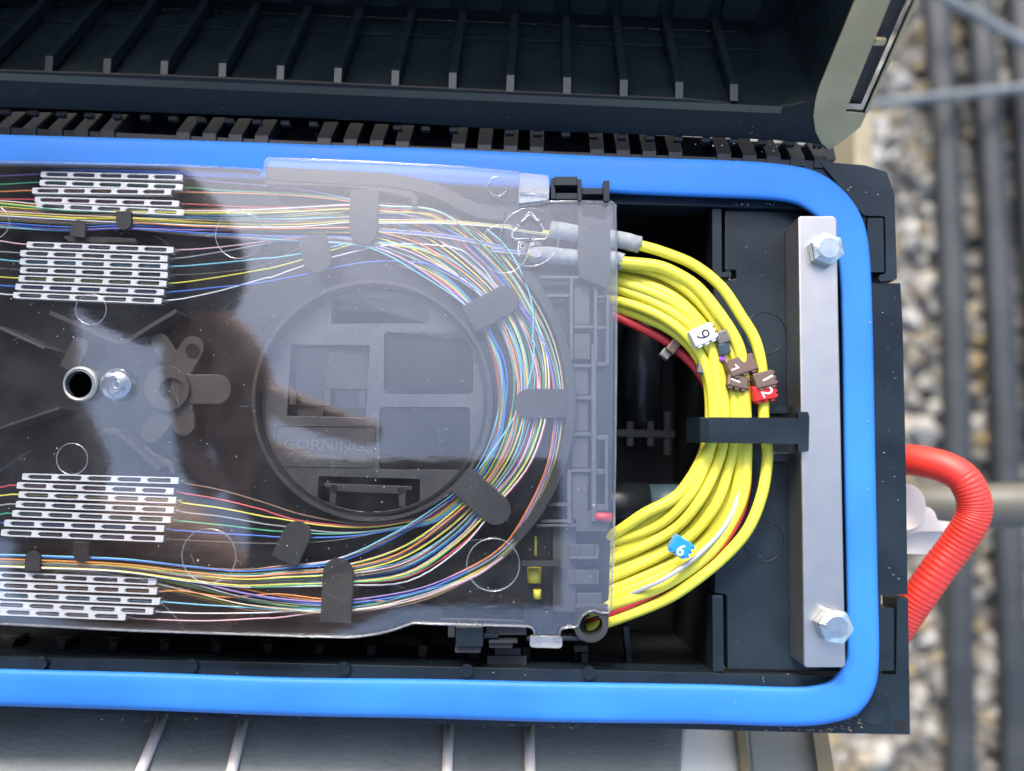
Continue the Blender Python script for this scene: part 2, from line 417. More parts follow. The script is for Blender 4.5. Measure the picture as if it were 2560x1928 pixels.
# corner block at the upper right, a step higher
plate("corner_block", rnd(L(D, (1770, 349), (1868, 357), (1916, 372), (1932, 420), (1938, 604), (1899, 608), (1899, 594), (1914, 592), (1912, 467), (1868, 466), (1840, 440), (1800, 385)), 6), -62, -150, BLK, box, bevel=5, segs=3)
plate("latch_tab", rnd(L(D, (1874, 471), (1908, 471), (1910, 588), (1874, 588)), 4), -62, -150, BLK, box, bevel=3)
plate("latch_tab", rnd(L(D, (1896, 1314), (1931, 1314), (1931, 1449), (1896, 1449)), 4), -63, -150, BLK, box, bevel=3)
plate("corner_pad", circ(D(1888, 1530), 42, 36), -67.5, -72, BLK, box, bevel=1.5)
plate("screw_hole", circ(D(1945, 1568), 14, 24), -68.5, -72, principled("hole_black", (.002, .002, .002), .9), box)
# inner well
hole_in = L(D, (-700, 353), (500, 396), (1330, 441), (1538, 446), (1539, 1454), (1330, 1449), (500, 1430), (-700, 1402))
wall_out = L(D, (-700, 321), (500, 366), (1330, 411), (1560, 416), (1562, 1484), (1330, 1479), (500, 1460), (-700, 1432))
WELL = texture(principled("well_plastic", (.008, .010, .011), .5), 60, .2)
plate("inner_wall", wall_out, -151, -700, WELL, box, holes=[hole_in], bevel=0)
plate("floor", wall_out, -701, -730, WELL, box)
# posts on the inner front wall, ledge bumps
for i in range(12):
    x = 22 + i * 111.4
    if x > 1270: break
    yv = 1372 + x * .0145
    plate("wall_post", L(D, (x - 20, yv), (x + 22, yv + 1), (x + 12, yv + 12), (x + 10, yv + 22), (x - 8, yv + 22), (x - 11, yv + 12)), -330, -380, BLKM, box, bevel=2)
    plate("wall_fin", L(D, (x - 8, yv + 10), (x + 10, yv + 10), (x + 6 - (1106 - x) * .012, yv + 62), (x - 10 - (1106 - x) * .012, yv + 62)), -260, -330, WELL, box, bevel=2)
for x in (86, 412, 742, 1008, 1272):
    c = D(x, 1432 + x * .0175)
    plate("ledge_bump", circ(c, 17, 24), -58, -72, BLK, box, bevel=4, segs=3)
# pieces in the right-hand well
plate("well_rib", L(D, (1344, 446), (1352, 446), (1338, 520), (1331, 520)), -260, -300, BLK, box, bevel=2)
plate("well_rib", L(D, (1346, 1352), (1358, 1352), (1368, 1450), (1356, 1450)), -240, -300, BLK, box, bevel=2)

# gasket
g_out = L(D, (-700, 265), (0, 290), (400, 301), (830, 319), (1300, 338), (1560, 347), (1700, 354), (1770, 374), (1826, 416), (1862, 474), (1878, 545), (1885, 700), (1891, 1000), (1896, 1250), (1899, 1420), (1889, 1490), (1856, 1538), (1790, 1563), (1700, 1569), (1500, 1566), (1200, 1559), (900, 1551), (600, 1544), (300, 1536), (0, 1526), (-700, 1507))
g_in = L(D, (-700, 339), (0, 364), (400, 380), (830, 398), (1300, 418), (1560, 429), (1668, 431), (1714, 441), (1752, 463), (1786, 500), (1808, 558), (1817, 700), (1822, 1000), (1827, 1250), (1829, 1390), (1822, 1434), (1798, 1464), (1758, 1480), (1690, 1484), (1500, 1480), (1200, 1472), (900, 1466), (600, 1461), (300, 1454), (0, 1445), (-700, 1426))
go, gi = cr2(g_out, 6), cr2(g_in, 6)
prof = [(0, 0), (.0, .55), (.02, .80), (.06, .93), (.14, .985), (.3, 1), (.5, 1.01), (.7, 1), (.86, .985), (.94, .93), (.98, .80), (1, .55), (1, 0)]
rgw = random.Random(5); vs, fs = [], []
for i, (a, b) in enumerate(zip(go, gi)):
    wob = math.sin(i * .21) * 1.8 + math.sin(i * .53 + 1) * 1.1
    for p, h in prof:
        z = -72 + 44 * h
        q = (a[0] * (1 - p) + b[0] * p, a[1] * (1 - p) + b[1] * p + wob * (1 if i < 60 or i > 95 else 0))
        vs.append(pt(q, z))
n = len(prof)
for i in range(len(go) - 1):
    for k in range(n - 1):
        fs.append((i * n + k, i * n + k + 1, (i + 1) * n + k + 1, (i + 1) * n + k))
build("gasket", vs, fs, BLUE, box, smooth=True)

# hinge comb on the back edge
def edge_v(u):   # gasket's outer edge, display grid
    for (a, b) in zip(g_out[:7], g_out[1:7]):
        if a[0] <= u * 2560 / 2212 <= b[0]:
            t = (u * 2560 / 2212 - a[0]) / (b[0] - a[0]); return (a[1] + (b[1] - a[1]) * t) * 2212 / 2560
    return 352
hx = []
for base in (5, 395, 700, 990, 1290):
    hx += [base + i * 56.5 for i in range(5 if base in (5,) else 4)]
hx += [1565, 1620, 1672, 1724, 1775]
for x in hx:
    v = edge_v(min(x, 1700)) + max(0, x - 1700) * .06
    lean = (1140 - x) * .028
    P = [pt(D(x - 15, v - 15), -64), pt(D(x + 15, v - 15), -64), pt(D(x + 15, v + 4), -64), pt(D(x - 15, v + 4), -64)]
    back = [p + Vector((0, .0075, -.0062)) for p in (P[0], P[1])]
    low = [p + Vector((0, 0, -.012)) for p in (P[2], P[3])]
    bk = [p + Vector((0, 0, -.012)) for p in back]
    V = P + back + low + bk
    build("hinge_tooth", V, [(0, 1, 2, 3), (4, 5, 1, 0), (3, 2, 6, 7), (4, 0, 3, 7, 8), (1, 5, 9, 6, 2), (5, 4, 8, 9), (7, 6, 9, 8)], BLK, box, bevel=1.5)
for i in range(30):
    x = 12 + i * 60.5
    if i in (12, 13, 17): continue
    vv = 236 + x * .0400
    c = pt(D(x, vv + 7), -66)
    box3("hinge_knuckle", c, Vector((.00115, 0, 0)), Vector((0, .0007, 0)), Vector((0, 0, .0009)), BLKM, box, bevel=2)
plate("hinge_shelf", L(D, (-700, 206), (700, 255), (1500, 296), (1800, 318), (1806, 345), (1500, 336), (1000, 318), (500, 296), (-700, 247)), -185, -230, WELL, box)

# lid -------------------------------------------------------------
EA, NA = R(62), R(34)
le = Vector((0, math.cos(EA), math.sin(EA))); ln = Vector((0, math.cos(NA), -math.sin(NA))); lm = Vector((0, math.sin(NA), math.cos(NA)))
rn = Vector((0, -math.sin(EA), math.cos(EA)))          # rim plane normal, towards the viewer
h0 = pt(D(1106, 283), -58)
hdir = (pt(D(1754, 304), -58) - pt(D(0, 234), -58)).normalized()
rn = hdir.cross(le).normalized(); rn = rn if rn.y < 0 else -rn
def rp(uv): return on_plane(uv, h0, rn)
rim_uv = L(t1, (-1500, 637), (0, 690), (2212, 768)) + L(t2, (1100, 838), (2212, 878)) + L(t3, (600, 902), (870, 925), (955, 962), (1060, 890), (1160, 810), (1205, 720), (1535, 0), (1680, -316)) + \
         L(t3, (1248, -316), (1120, 0), (905, 533), (870, 612), (800, 660), (700, 682), (560, 690), (330, 668)) + L(t2, (2212, 640), (1100, 592), (0, 540)) + L(t1, (1100, 490), (0, 455), (-1500, 406))
slot_uv = L(t3, (1068, 712), (1180, 716), (1498, 0), (1630, -298), (1478, -298), (1352, 0))
lid = slab("lid", [rp(p) for p in rim_uv], -rn * 8 * S, RIMM, box, holes=[[rp(p) for p in slot_uv]], bevel=4)
tag(lid, "open black lid with ribbed inner wall")
slab("slot_back", [rp(p) - rn * 30 * S for p in slot_uv], -rn * 18 * S, WELL, lid)
slab("rim_strip", [rp(p) + rn * 5 * S for p in L(t3, (868, 640), (890, 560), (1120, 0), (1248, -316), (1476, -298), (1350, 0), (1064, 712), (1200, 724), (1160, 810), (1060, 890), (957, 960), (905, 915), (868, 840), (855, 740))], -rn * 4 * S, RIM_OLIVE, lid, bevel=2)  # olive-beige strip laid over the right side and corner of the rim
slab("rim_lip", [rp(p) + rn * 5 * S for p in L(t3, (1186, 720), (1204, 720), (1534, 0), (1680, -316), (1634, -298), (1502, 0))], -rn * 4 * S, RIM_OLIVE, lid, bevel=1)
slab("rim_clip", [rp(p) + rn * 3 * S for p in L(t3, (1232, 290), (1262, 250), (1330, 252), (1312, 292))], -rn * 12 * S, RIM_OLIVE, lid, bevel=2)
q1, q2 = rp(t1(0, 455)), rp(t2(2212, 640)); qd = (q2 - q1).normalized()
DW = 405 * S
qa = rp(t1(-1500, 406)); qb = rp(t3(660, 684))
slab("hinge_side_wall", [qa, qb, qb + ln * DW, qa + ln * DW], -lm * 20 * S, LIDM, lid)
# inner ledge line and ceiling of the lid
for wd, hh in ((290, 6),):
    a = qa + ln * wd * S; b = qb + ln * wd * S
    slab("ledge", [a, b, b + ln * 60 * S, a + ln * 60 * S], lm * hh * S, LIDM, lid, bevel=1)
cl = qa + ln * DW; cr_ = qb + ln * DW
slab("ceiling", [cl, cr_ + qd * .02, cr_ + qd * .02 + le * .11, cl + le * .11], ln * 20 * S, LIDM, lid)
side = [rp(p) for p in L(t3, (560, 690), (700, 682), (800, 660), (870, 612), (905, 533), (1120, 0), (1248, -316))]
sv = side + [p + ln * (DW + 10 * S) for p in side]; k = len(side)
build("end_wall", sv, [(i, i + 1, k + i + 1, k + i) for i in range(k - 1)], LIDM, lid, smooth=True)
slab("end_wall", [qa, qa + ln * DW, qa + ln * DW + le * .11, qa + le * .11], qd * 20 * S, LIDM, lid)
xs_r = [-392, -268, -144, -20, 107, 232, 355, 480, 605, 729, 853, 977, 1102, 1225, 1348, 1469, 1588]
for x in xs_r:
    vt = 160 + 52 * x / 1588
    p0 = rp(D(x, vt)); p0 = q1 + qd * (p0 - q1).dot(qd)
    hx_, hh, ch = qd * 10.5 * S, 27 * S, 35 * S
    a = [p0 - hx_, p0 + hx_, p0 + hx_ + lm * hh + ln * ch, p0 - hx_ + lm * hh + ln * ch]
    b = [p0 - hx_ + ln * DW, p0 + hx_ + ln * DW, p0 + hx_ + ln * DW + lm * hh, p0 - hx_ + ln * DW + lm * hh]
    build("rib", a + b, [(0, 1, 2, 3), (4, 7, 6, 5), (0, 4, 5, 1), (1, 5, 6, 2), (2, 6, 7, 3), (3, 7, 4, 0)], LIDM, lid, bevel=1.5)
    # panel of the ceiling between this rib and the next
    pc = p0 + ln * (DW - 26 * S) + qd * 62 * S
    W_, H_ = 50 * S, 500 * S
    base = pc + le * 38 * S
    c4 = rnd([(-50, 0), (50, 0), (50, 480), (-50, 480)], 14)
    slab("ceiling_panel", [base + qd * q[0] * S + le * q[1] * S for q in c4], ln * 24 * S, LIDM, lid, bevel=4)

r_ = random.Random(31); vs, fs = [], []
for i in range(90):                      # flecks and drops stuck on the lid
    uv = t1(r_.uniform(0, 2200), r_.uniform(480, 740)) if i < 30 else t2(r_.uniform(0, 2200), r_.uniform(600, 830)) if i < 60 else t3(r_.uniform(0, 850), r_.uniform(710, 890))
    c = rp(uv) + rn * .5 * S; sz = r_.uniform(.6, 1.7) * S; k = len(vs); el = r_.uniform(1, 2.2)
    for v in IV: vs.append(c + hdir * v.x * sz * el + le * v.y * sz + rn * max(v.z, 0) * sz * .6)
    fs += [tuple(k + a for a in f) for f in IF]
o = build("lid_flecks", vs, fs, DROP, lid, smooth=True); o["kind"] = "stuff"
# mounting plate with steel bar
plate("mounting_plate", L(D, (1566, 454), (1846, 459), (1846, 1452), (1572, 1447), (1570, 1290), (1568, 1285), (1543, 1282), (1541, 604), (1578, 604), (1590, 602), (1590, 584), (1566, 584)), -88, -150, BLK, box, bevel=3)
plate("frame_lip", L(D, (1538.5, 450), (1559, 450), (1560, 588), (1580, 588), (1580, 598), (1539, 600)), -80, -150, BLK, box, bevel=2)
plate("frame_lip", L(D, (1539, 1286), (1562, 1287), (1564, 1452), (1540, 1452)), -80, -150, BLK, box, bevel=2)
for c, r in ((D(1652, 720), 52), (D(1650, 1170), 50)):
    ring("mould_ring", c, r, 1.2, -87.5, BLK, box)
cl_ = thing("clamp_bar", "galvanised steel bar bolted upright down the mounting plate", "bar", pt(D(1775, 950), -88))
tp = L(D, (1724, 470), (1730, 466), (1800, 466), (1808, 472), (1812, 700), (1818, 1000), (1827, 1438), (1822, 1442), (1744, 1442), (1737, 1438), (1731, 1000), (1727, 700))
plate("bar", tp, 14, -87, STEEL, cl_, bevel=11, segs=4)
for nm, c in (("bolt", D(1779, 544)), ("bolt", D(1796, 1349))):
    cc = pt(c, 15); rot = .35 if nm == "bolt" and c[1] < 700 else .12
    bm = bmesh.new()
    def rg_(r, z, n, a0=0): return [bm.verts.new(cc + Vector((r * math.cos(2 * math.pi * i / n + a0), r * math.sin(2 * math.pi * i / n + a0), z))) for i in range(n)]
    # hexagonal head with chamfered crown on a short washer face
    N = 36; rings = []
    for z, kk in ((0, 0), (.0004, 0), (.0026, 1), (.0029, 2), (.0036, 3)):
        vsr = []
        for i in range(N):
            a = 2 * math.pi * i / N
            hexr = .0037 / math.cos(((a + rot) % (math.pi / 3)) - math.pi / 6) * 1.0
            r = hexr if kk in (0, 1) else hexr * .975 if kk == 2 else .0025
            vsr.append(bm.verts.new(cc + Vector((r * math.cos(a), r * math.sin(a), z))))
        rings.append(vsr)
    for a, b in zip(rings, rings[1:]):
        for i in range(N): bm.faces.new((a[i], a[(i + 1) % N], b[(i + 1) % N], b[i]))
    bm.faces.new(rings[-1])
    V = [v.co.copy() for v in bm.verts]; bm.verts.index_update(); Fc = [tuple(v.index for v in f.verts) for f in bm.faces]; bm.free()
    build("bolt", V, Fc, ZINC, cl_)

# cable holder
hd = thing("cable_holder", "black plastic strap holding the yellow cables beside the steel bar", "cable holder", pt(w8(900, 1050), -88))
plate("strap", L(w8, (375, 944), (840, 946), (1118, 952), (1118, 905), (1130, 898), (1200, 900), (1212, 940), (1206, 1215), (1196, 1230), (1122, 1230), (1116, 1166), (800, 1162), (375, 1156)), 34, 14, BLK, hd, bevel=3)
a = [pt(w8(376, 946), 33), pt(w8(376, 1154), 33), pt(w8(300, 1156), 22), pt(w8(300, 944), 22), pt(w8(190, 950), -60), pt(w8(190, 1152), -60)]
b = [p + Vector((.0003, 0, -.002)) for p in a]
build("strap_end", a + b, [(0, 1, 2, 3), (3, 2, 5, 4), (6, 9, 8, 7), (9, 10, 11, 8), (0, 3, 9, 6), (3, 4, 10, 9), (1, 7, 8, 2), (2, 8, 11, 5), (4, 5, 11, 10), (0, 6, 7, 1)], BLK, hd, bevel=2)
plate("strap_seam", L(w8, (380, 1047), (1110, 1060), (1110, 1063), (380, 1050)), 35, 33, TABM, hd)
plate("foot", rect(w8, 835, 840, 1042, 915), -52, -87, BLK, hd, bevel=4)
plate("foot", rect(w8, 905, 1236, 1046, 1316), -52, -87, BLK, hd, bevel=4)

# things lying inside the well
o = tube("black_hose", path3([(*D(1396, 640), -420), (*D(1388, 760), -400), (*D(1385, 850), -420), (*D(1392, 930), -480)], 8), 62, DARKT, seg=24)
tag(o, "thick black hose standing in the box well behind the red cable", "hose")
o = tube("black_sleeve", [pt(D(1250, 1092), -330), pt(D(1330, 1092), -330), pt(D(1400, 1092), -330)], 66, DARKT, seg=24)
tag(o, "black rubber sleeve in the well at the inside of the loop", "sleeve")
o = tube("slate_hose", [pt(D(1396, 1090), -330), pt(D(1460, 1090), -330), pt(D(1540, 1090), -335)], 58, SLATET, seg=24)
tag(o, "blue grey hose coming out of the black rubber sleeve", "hose")
ct = thing("ladder_strip", "small black ladder strip low in the well left of the strap", "strip", pt(D(1390, 938), -420))
box3("spine", pt(D(1385, 938), -400), Vector((.0098, 0, 0)), Vector((0, .0012, 0)), Vector((0, 0, .002)), BLKM, ct, bevel=3)
for x in (1360, 1404, 1440):
    box3("rung", pt(D(x, 938), -398), Vector((.0011, 0, 0)), Vector((0, .0038 if x < 1430 else .0065, 0)), Vector((0, 0, .0016)), BLKM, ct, bevel=3)

# ------------------------------------------------------------------ splice tray
tray = thing("splice_tray", "black fibre splice tray under a clear scratched cover", "tray", pt(D(700, 860), -120))
ZF = -100
cov_top = L(D, (-160, 343), (0, 350), (400, 358), (566, 367)) + L(D, (571, 362), (573, 348), (580, 341), (800, 350), (1000, 361), (1121, 372), (1121, 437))
cov_r = L(D, (1240, 435), (1322, 436), (1330, 443), (1332, 600), (1331, 800), (1329, 1000), (1325, 1200), (1321, 1312), (1315, 1324), (1296, 1324))
cov_b = L(w11, (1280, 886), (1230, 900), (1180, 940), (1158, 985), (1150, 1015), (1130, 1026), (1070, 1026), (1020, 1036), (1000, 1056), (994, 1108), (790, 1106), (786, 1060), (768, 1034), (738, 1020), (300, 1008), (0, 1000)) + \
        L(w10, (1450, 1190), (1380, 1212), (1300, 1243), (1200, 1270), (1100, 1290), (1000, 1303), (900, 1310), (600, 1304), (0, 1284)) + L(w9, (1100, 1388), (0, 1332)) + L(D, (-160, 1339))
cover_uv = cov_top + cov_r + cov_b
hole_c = w5(665, 600)
cover = plate("cover", cover_uv, 0, -16, COV, tray, holes=[circ(hole_c, 44, 40)], bevel=1.2)
tag(cover, "clear polycarbonate cover with reflections and fine scratches")
def shrink(poly, d):
    out = []; N = len(poly)
    area = sum(poly[i - 1][0] * poly[i][1] - poly[i][0] * poly[i - 1][1] for i in range(N)); sg = 1 if area > 0 else -1
    for i in range(N):
        p = Vector(poly[i]); a = (p - Vector(poly[i - 1])).normalized(); b = (Vector(poly[(i + 1) % N]) - p).normalized()
        nn = Vector((-(a.y + b.y), a.x + b.x)) * sg
        nn = nn.normalized() if nn.length > 1e-6 else Vector((0, 0))
        out.append((p.x + nn.x * d, p.y + nn.y * d))
    return out
edge_path = [pt(p, -8) for p in cover_uv]
tube("cover_edge", edge_path, 3.0, EDGE, cover, seg=6, closed=True)  # pale hazy tube imitates light piped along the clear edge
FLOOR_OUT = shrink(cover_uv, 9)
plate("tray_floor", FLOOR_OUT, ZF, ZF - 14, TRAYM, tray, holes=[circ(hole_c, 40, 32), L(w6, (655, 1300), (1500, 1325), (1495, 1580), (1440, 1625), (1250, 1650), (900, 1640), (640, 1550)), rect(w2, 762, 1212, 1572, 1432)])
# outer wall ribbons
def wall(name, path, hw, z1, z0=ZF + .5, mat=TRAYM, n=6, smooth_path=True):
    p = cr2(path, n) if smooth_path else path
    return plate(name, ribbon(p, hw), z1, z0, mat, tray, bevel=1.5)
wall("tray_wall", L(D, (-150, 352), (0, 357), (400, 364), (560, 372)), 3, -20)
wall("tray_wall", L(w2, (215, 175), (900, 215), (1200, 230), (1500, 280), (1700, 350), (1850, 430), (2000, 490), (2199, 520)), 16, -22, mat=TABM)
wall("tray_wall", L(w2, (215, 245), (800, 262), (1150, 300), (1300, 330), (1440, 365), (1448, 440)), 7, -26)
arc = [D(804 + 430 * math.cos(R(a)), 866 + 430 * math.sin(R(a))) for a in range(-40, 48, 4)]
wall("tray_wall", arc, 12, -22, mat=TABM, n=2)
wall("tray_wall", L(w11, (740, 850), (250, 836), (0, 880)) + L(w10, (1450, 1090), (1300, 1165), (1100, 1225), (900, 1262), (600, 1262), (0, 1250)) + L(w9, (1100, 1360), (0, 1300)), 6, -24)
wall("tray_wall", L(w11, (716, 860), (716, 985)), 5, -24, smooth_path=False)
wall("tray_wall", L(w11, (0, 965), (360, 970), (716, 985)), 4, -30, smooth_path=False)
# spool
SPC = D(804, 866); SR = 302
slot_top = rect(w2, 762, 1212, 1572, 1432); win_r1 = rnd(rect(w6, 1198, 100, 1940, 615), 12); win_r2 = rnd(rect(w6, 1160, 725, 1915, 1248), 12)
win_l = L(w6, (425, 205), (1080, 210), (1045, 815), (390, 800)); slot_bot = L(w6, (655, 1300), (1500, 1325), (1495, 1580), (1440, 1625), (1250, 1650), (900, 1640), (640, 1550))
plate("spool_floor", circ(SPC, SR - 8, 72), -70, ZF + .5, SPOOLM, tray, holes=[slot_top, win_r1, win_r2, win_l, slot_bot], bevel=1.5)
plate("spool_wall", circ(SPC, SR, 96), -24, ZF + .6, TABM, tray, holes=[circ(SPC, SR - 9, 96)], bevel=1.5)
plate("spool_step", circ(SPC, SR - 16, 96), -62, -70, TRAYM, tray, holes=[circ(SPC, SR - 24, 96)], bevel=1.5)
for wv, zz in ((win_r1, -84), (win_r2, -84)): plate("window_dark", shrink(wv, 2), zz, zz - 8, principled("gloss_black", (.004, .005, .006), .35, spec=.3), tray)  # black plates put inside, their colour giving the openings the dark of depth
def bracket(f, pts, z=-78):
    return plate("bracket", L(f, *pts), z, z - 14, TABM, tray, bevel=2)
bracket(w2, [(875, 1165), (912, 1165), (915, 1270), (1420, 1290), (1420, 1190), (1465, 1190), (1468, 1315), (1508, 1318), (1506, 1345), (1345, 1340), (960, 1328), (808, 1318), (808, 1290), (865, 1288)])
bracket(w6, [(705, 1360), (1430, 1385), (1428, 1420), (1380, 1420), (1378, 1560), (1322, 1558), (1320, 1450), (805, 1430), (795, 1540), (745, 1535), (748, 1400), (704, 1392)])
for c in (w6(780, 1400), w6(1340, 1418)): plate("bracket_pin", circ(c, 9, 20), -75, -80, TRAYM, tray, bevel=1)
# left window: ledges and clip
plate("window_ledge", L(w6, (735, 245), (1072, 250), (1060, 580), (715, 570)), -86, ZF + 1, TABM, tray, bevel=1)
plate("window_clip", L(w6, (415, 560), (460, 600), (465, 705), (700, 715), (705, 580), (750, 570), (750, 720), (985, 732), (990, 610), (1045, 580), (1042, 740), (412, 700)), -74, -90, TABM, tray, bevel=1.5)
plate("window_clip", rect(w6, 480, 725, 690, 805), -84, -95, TABM, tray, bevel=1.5)
# name plate with raised lettering
npl = L(w6, (305, 880), (1130, 888), (1110, 1228), (285, 1215))
tube("plate_border", [pt(p, -69) for p in rnd(npl, 10)], 1.8, TABM, tray, seg=6, closed=True)
xd = pt(w6(1060, 1060), -69) - pt(w6(350, 1040), -69)
LET = texture(principled("raised_letter", (.085, .088, .095), .36), 200, .1)
lt = text_at("lettering", "CORNING", pt(w6(705, 1048), -68.5), xd, (0, 0, 1), .0037, LET, tray, extrude=1.6e-4, sx=1.22)
tag(lt, "raised maker's lettering")
for i, x in enumerate((375, 420, 610, 665, 700, 775, 835, 875, 955)):   # serif feet and heads
    for y in (1005, 1085):
        if x in (375, 420) : continue
        plate("lettering_serif", L(w6, (x - 14, y + (x - 350) * .03 - 4), (x + 14, y + (x - 350) * .03 - 4), (x + 14, y + (x - 350) * .03 + 3), (x - 14, y + (x - 350) * .03 + 3)), -66.9, -69, LET, tray)

# retaining tabs
def tab(base, tip, wd, z=-24, th=9, mat=TABM, r=None):
    return plate("retaining_tab", paddle(base, tip, wd, r=r), z, z - th, mat, tray, bevel=2)
tab(w2(1037, 312), w2(1022, 772), 71)
tab(w2(590, 690), w2(668, 1002), 72, r=32)
tab(w3(240, 1330), w3(640, 1110), 74)
tab(w7(1090, 498), w7(618, 494), 74)
tab(w7(180, 1130), w7(560, 1468), 77)
tab(w10(795, 1192), w10(822, 652), 77)
tab(w10(365, 680), w10(520, 352), 70)
tab(w1(1028, 425), w1(1030, 582), 38)
tab(w1(640, 640), w1(655, 498), 37)
tab(w9(268, 892), w9(272, 724), 39)
tab(w9(678, 650), w9(672, 822), 39, mat=TRAYM)
plate("tab_bar", L(w1, (530, 630), (1120, 650), (1140, 690), (580, 690), (535, 650)), -40, -60, TABM, tray, bevel=2)
plate("tab_bar", L(w1, (580, 408), (1160, 432), (1160, 452), (580, 424)), -40, -60, TABM, tray, bevel=2)
plate("tab_bar", L(w9, (180, 640), (800, 662), (830, 640), (838, 622), (180, 610)), -60, -80, TABM, tray, bevel=2)
plate("tab_bar", L(w9, (330, 890), (775, 906), (772, 928), (330, 912)), -60, -80, TABM, tray, bevel=2)
# lugs and V-shaped ribs on the left of the tray
LUGM = texture(principled("lug_plastic", (.028, .027, .028), .5), 110, .15)
hc = w5(1400, 640)
for i, (a, b, wd) in enumerate(((w5(1420, 640), w5(1925, 645), 74), (w5(1440, 560), w5(1650, 215), 60), (w5(1470, 470), w5(1290, 190), 44), (w5(1460, 760), w5(1200, 1070), 54), (w5(1500, 760), w5(1540, 1030), 58), (w5(560, 480), w5(690, 220), 44))):
    plate("lug", paddle(a, b, wd), -50 - i * .7, -62 - i * .7, LUGM, tray, bevel=2)
def cyl(name, c, r, z1, z0, mat, par=tray, hole=None, bevel=2):
    return plate(name, circ(c, r, 40), z1, z0, mat, par, holes=[circ(hole[0], hole[1], 32)] if hole else (), bevel=bevel)
cyl("hub", w5(1385, 635), 57, -40, ZF + 1, LUGM, hole=(w5(1425, 650), 30))
cyl("hub_core", w5(1425, 650), 29, -58, ZF + 1, TRAYM)
cyl("lug_pin", w5(1600, 320), 17, -47, -52, TRAYM)
wall("vee_rib", L(w5, (415, 5), (700, 130), (900, 225), (985, 246), (1080, 225), (1250, 120), (1470, -10)), 5, -30, mat=LUGM)
wall("vee_rib", L(w5, (855, 985), (930, 985), (1010, 1030), (1160, 1160), (1325, 1310)), 6, -30, mat=LUGM)
wall("vee_rib", L(w5, (1190, 1130), (1330, 1230), (1420, 1280), (1435, 1350)), 7, -60, mat=LUGM)
wall("straight_rib", L(w5, (-100, 95), (370, 305)), 3, -40, mat=LUGM, smooth_path=False)
wall("straight_rib", L(w5, (-100, 1000), (500, 800)), 3, -40, mat=LUGM, smooth_path=False)
# metal eyelet and dome screw
er = thing("metal_eyelet", "bright metal ring round the black hole in the tray's left half", "eyelet", pt(hole_c, -60))
plate("eyelet_ring", circ(w5(668, 600), 44, 44), 4, -14, ZINC, er, holes=[circ(w5(655, 604), 33.5, 40)], bevel=3, segs=3)
ring("eyelet_lip", w5(664, 602), 39.5, 2.6, 5, STEEL, er)
ds = thing("dome_button", "clear domed button beside the metal eyelet", "button", pt(w5(970, 606), 1))
vs, fs = [], []; c = pt(w5(970, 606), 1); nr, ns = 8, 32
for j in range(nr + 1):
    a = j / nr * math.pi / 2
    for i in range(ns):
        b = 2 * math.pi * i / ns
        vs.append(c + Vector((.0041 * math.cos(a) * math.cos(b) if j < nr else 1e-6 * math.cos(b), .0041 * math.cos(a) * math.sin(b) if j < nr else 1e-6 * math.sin(b), .0019 * math.sin(a))))
for j in range(nr):
    for i in range(ns): fs.append((j * ns + i, j * ns + (i + 1) % ns, (j + 1) * ns + (i + 1) % ns, (j + 1) * ns + i))
DOME = clear("clear_dome", .20, (.72, .78, .86), .06, .22, (.6, .7, .85), bump=.6, scratch=False)
build("dome", vs, fs, DOME, ds, smooth=True)
ring("dome_spiral", w5(975, 608), 9, 1.6, 19.5, DOME, ds, 24); ring("dome_spiral", w5(968, 604), 17, 1.6, 17, DOME, ds, 28)

# right-hand lattice of the tray
LZ = -34
LATM = texture(principled("lattice_plastic", (.055, .058, .064), .5), 110, .15)
LAPM = texture(principled("lattice_floor_plastic", (.040, .042, .047), .5), 110, .15)
def bar(f, x0, y0, x1, y1, z=LZ, z0=None, mat=LATM, nm="lattice_bar"):
    return plate(nm, rect(f, x0, y0, x1, y1), z, z0 if z0 is not None else z - 30, mat, tray, bevel=1.5)
for i, (f, x0, y0, x1, y1) in enumerate([(w3, 1080, 985, 1108, 1666), (w3, 1282, 1000, 1310, 1666), (w3, 830, 965, 1160, 990), (w3, 1385, 1130, 1408, 1666),
        (w7, 1262, 0, 1302, 1480), (w7, 1380, 0, 1408, 175), (w7, 1060, 1050, 1095, 1500), (w7, 1375, 760, 1400, 1390)]):
    bar(f, x0, y0, x1, y1, LZ - i * .6)
for i, (f, x0, y0, x1, y1) in enumerate([(w3, 890, 1115, 1080, 1140), (w3, 1310, 1122, 1400, 1148), (w3, 1110, 1375, 1282, 1402), (w3, 1310, 1385, 1385, 1410), (w3, 1180, 980, 1380, 1000),
        (w7, 1090, 168, 1262, 195), (w7, 1302, 150, 1400, 182), (w7, 1110, 430, 1262, 462), (w7, 1092, 735, 1262, 765), (w7, 1302, 758, 1395, 800), (w7, 1092, 1038, 1262, 1068), (w7, 1302, 1042, 1375, 1088), (w7, 900, 1322, 1060, 1352), (w7, 1300, 1335, 1395, 1390), (w7, 840, 1465, 1110, 1492)]):
    bar(f, x0, y0, x1, y1, LZ - 6 - i * .4)
for i, (f, x0, y0, x1, y1) in enumerate([(w3, 1115, 1040, 1245, 1370), (w3, 1110, 1445, 1250, 1660), (w7, 1095, 205, 1235, 425), (w7, 1112, 488, 1235, 730), (w7, 1095, 782, 1235, 1030), (w7, 1100, 1085, 1230, 1460),
        (w11, 1130, 60, 1400, 230), (w11, 1070, 340, 1310, 460), (w11, 1065, 550, 1310, 670), (w11, 1140, 745, 1350, 850)]):
    bar(f, x0, y0, x1, y1, -52 - i * .3, -90, LAPM, "lattice_plate")
bar(w11, 940, 150, 1130, 900, -70, -98, LAPM, "lattice_plate")
bar(w11, 680, 478, 1005, 520, -30, -60, TABM)
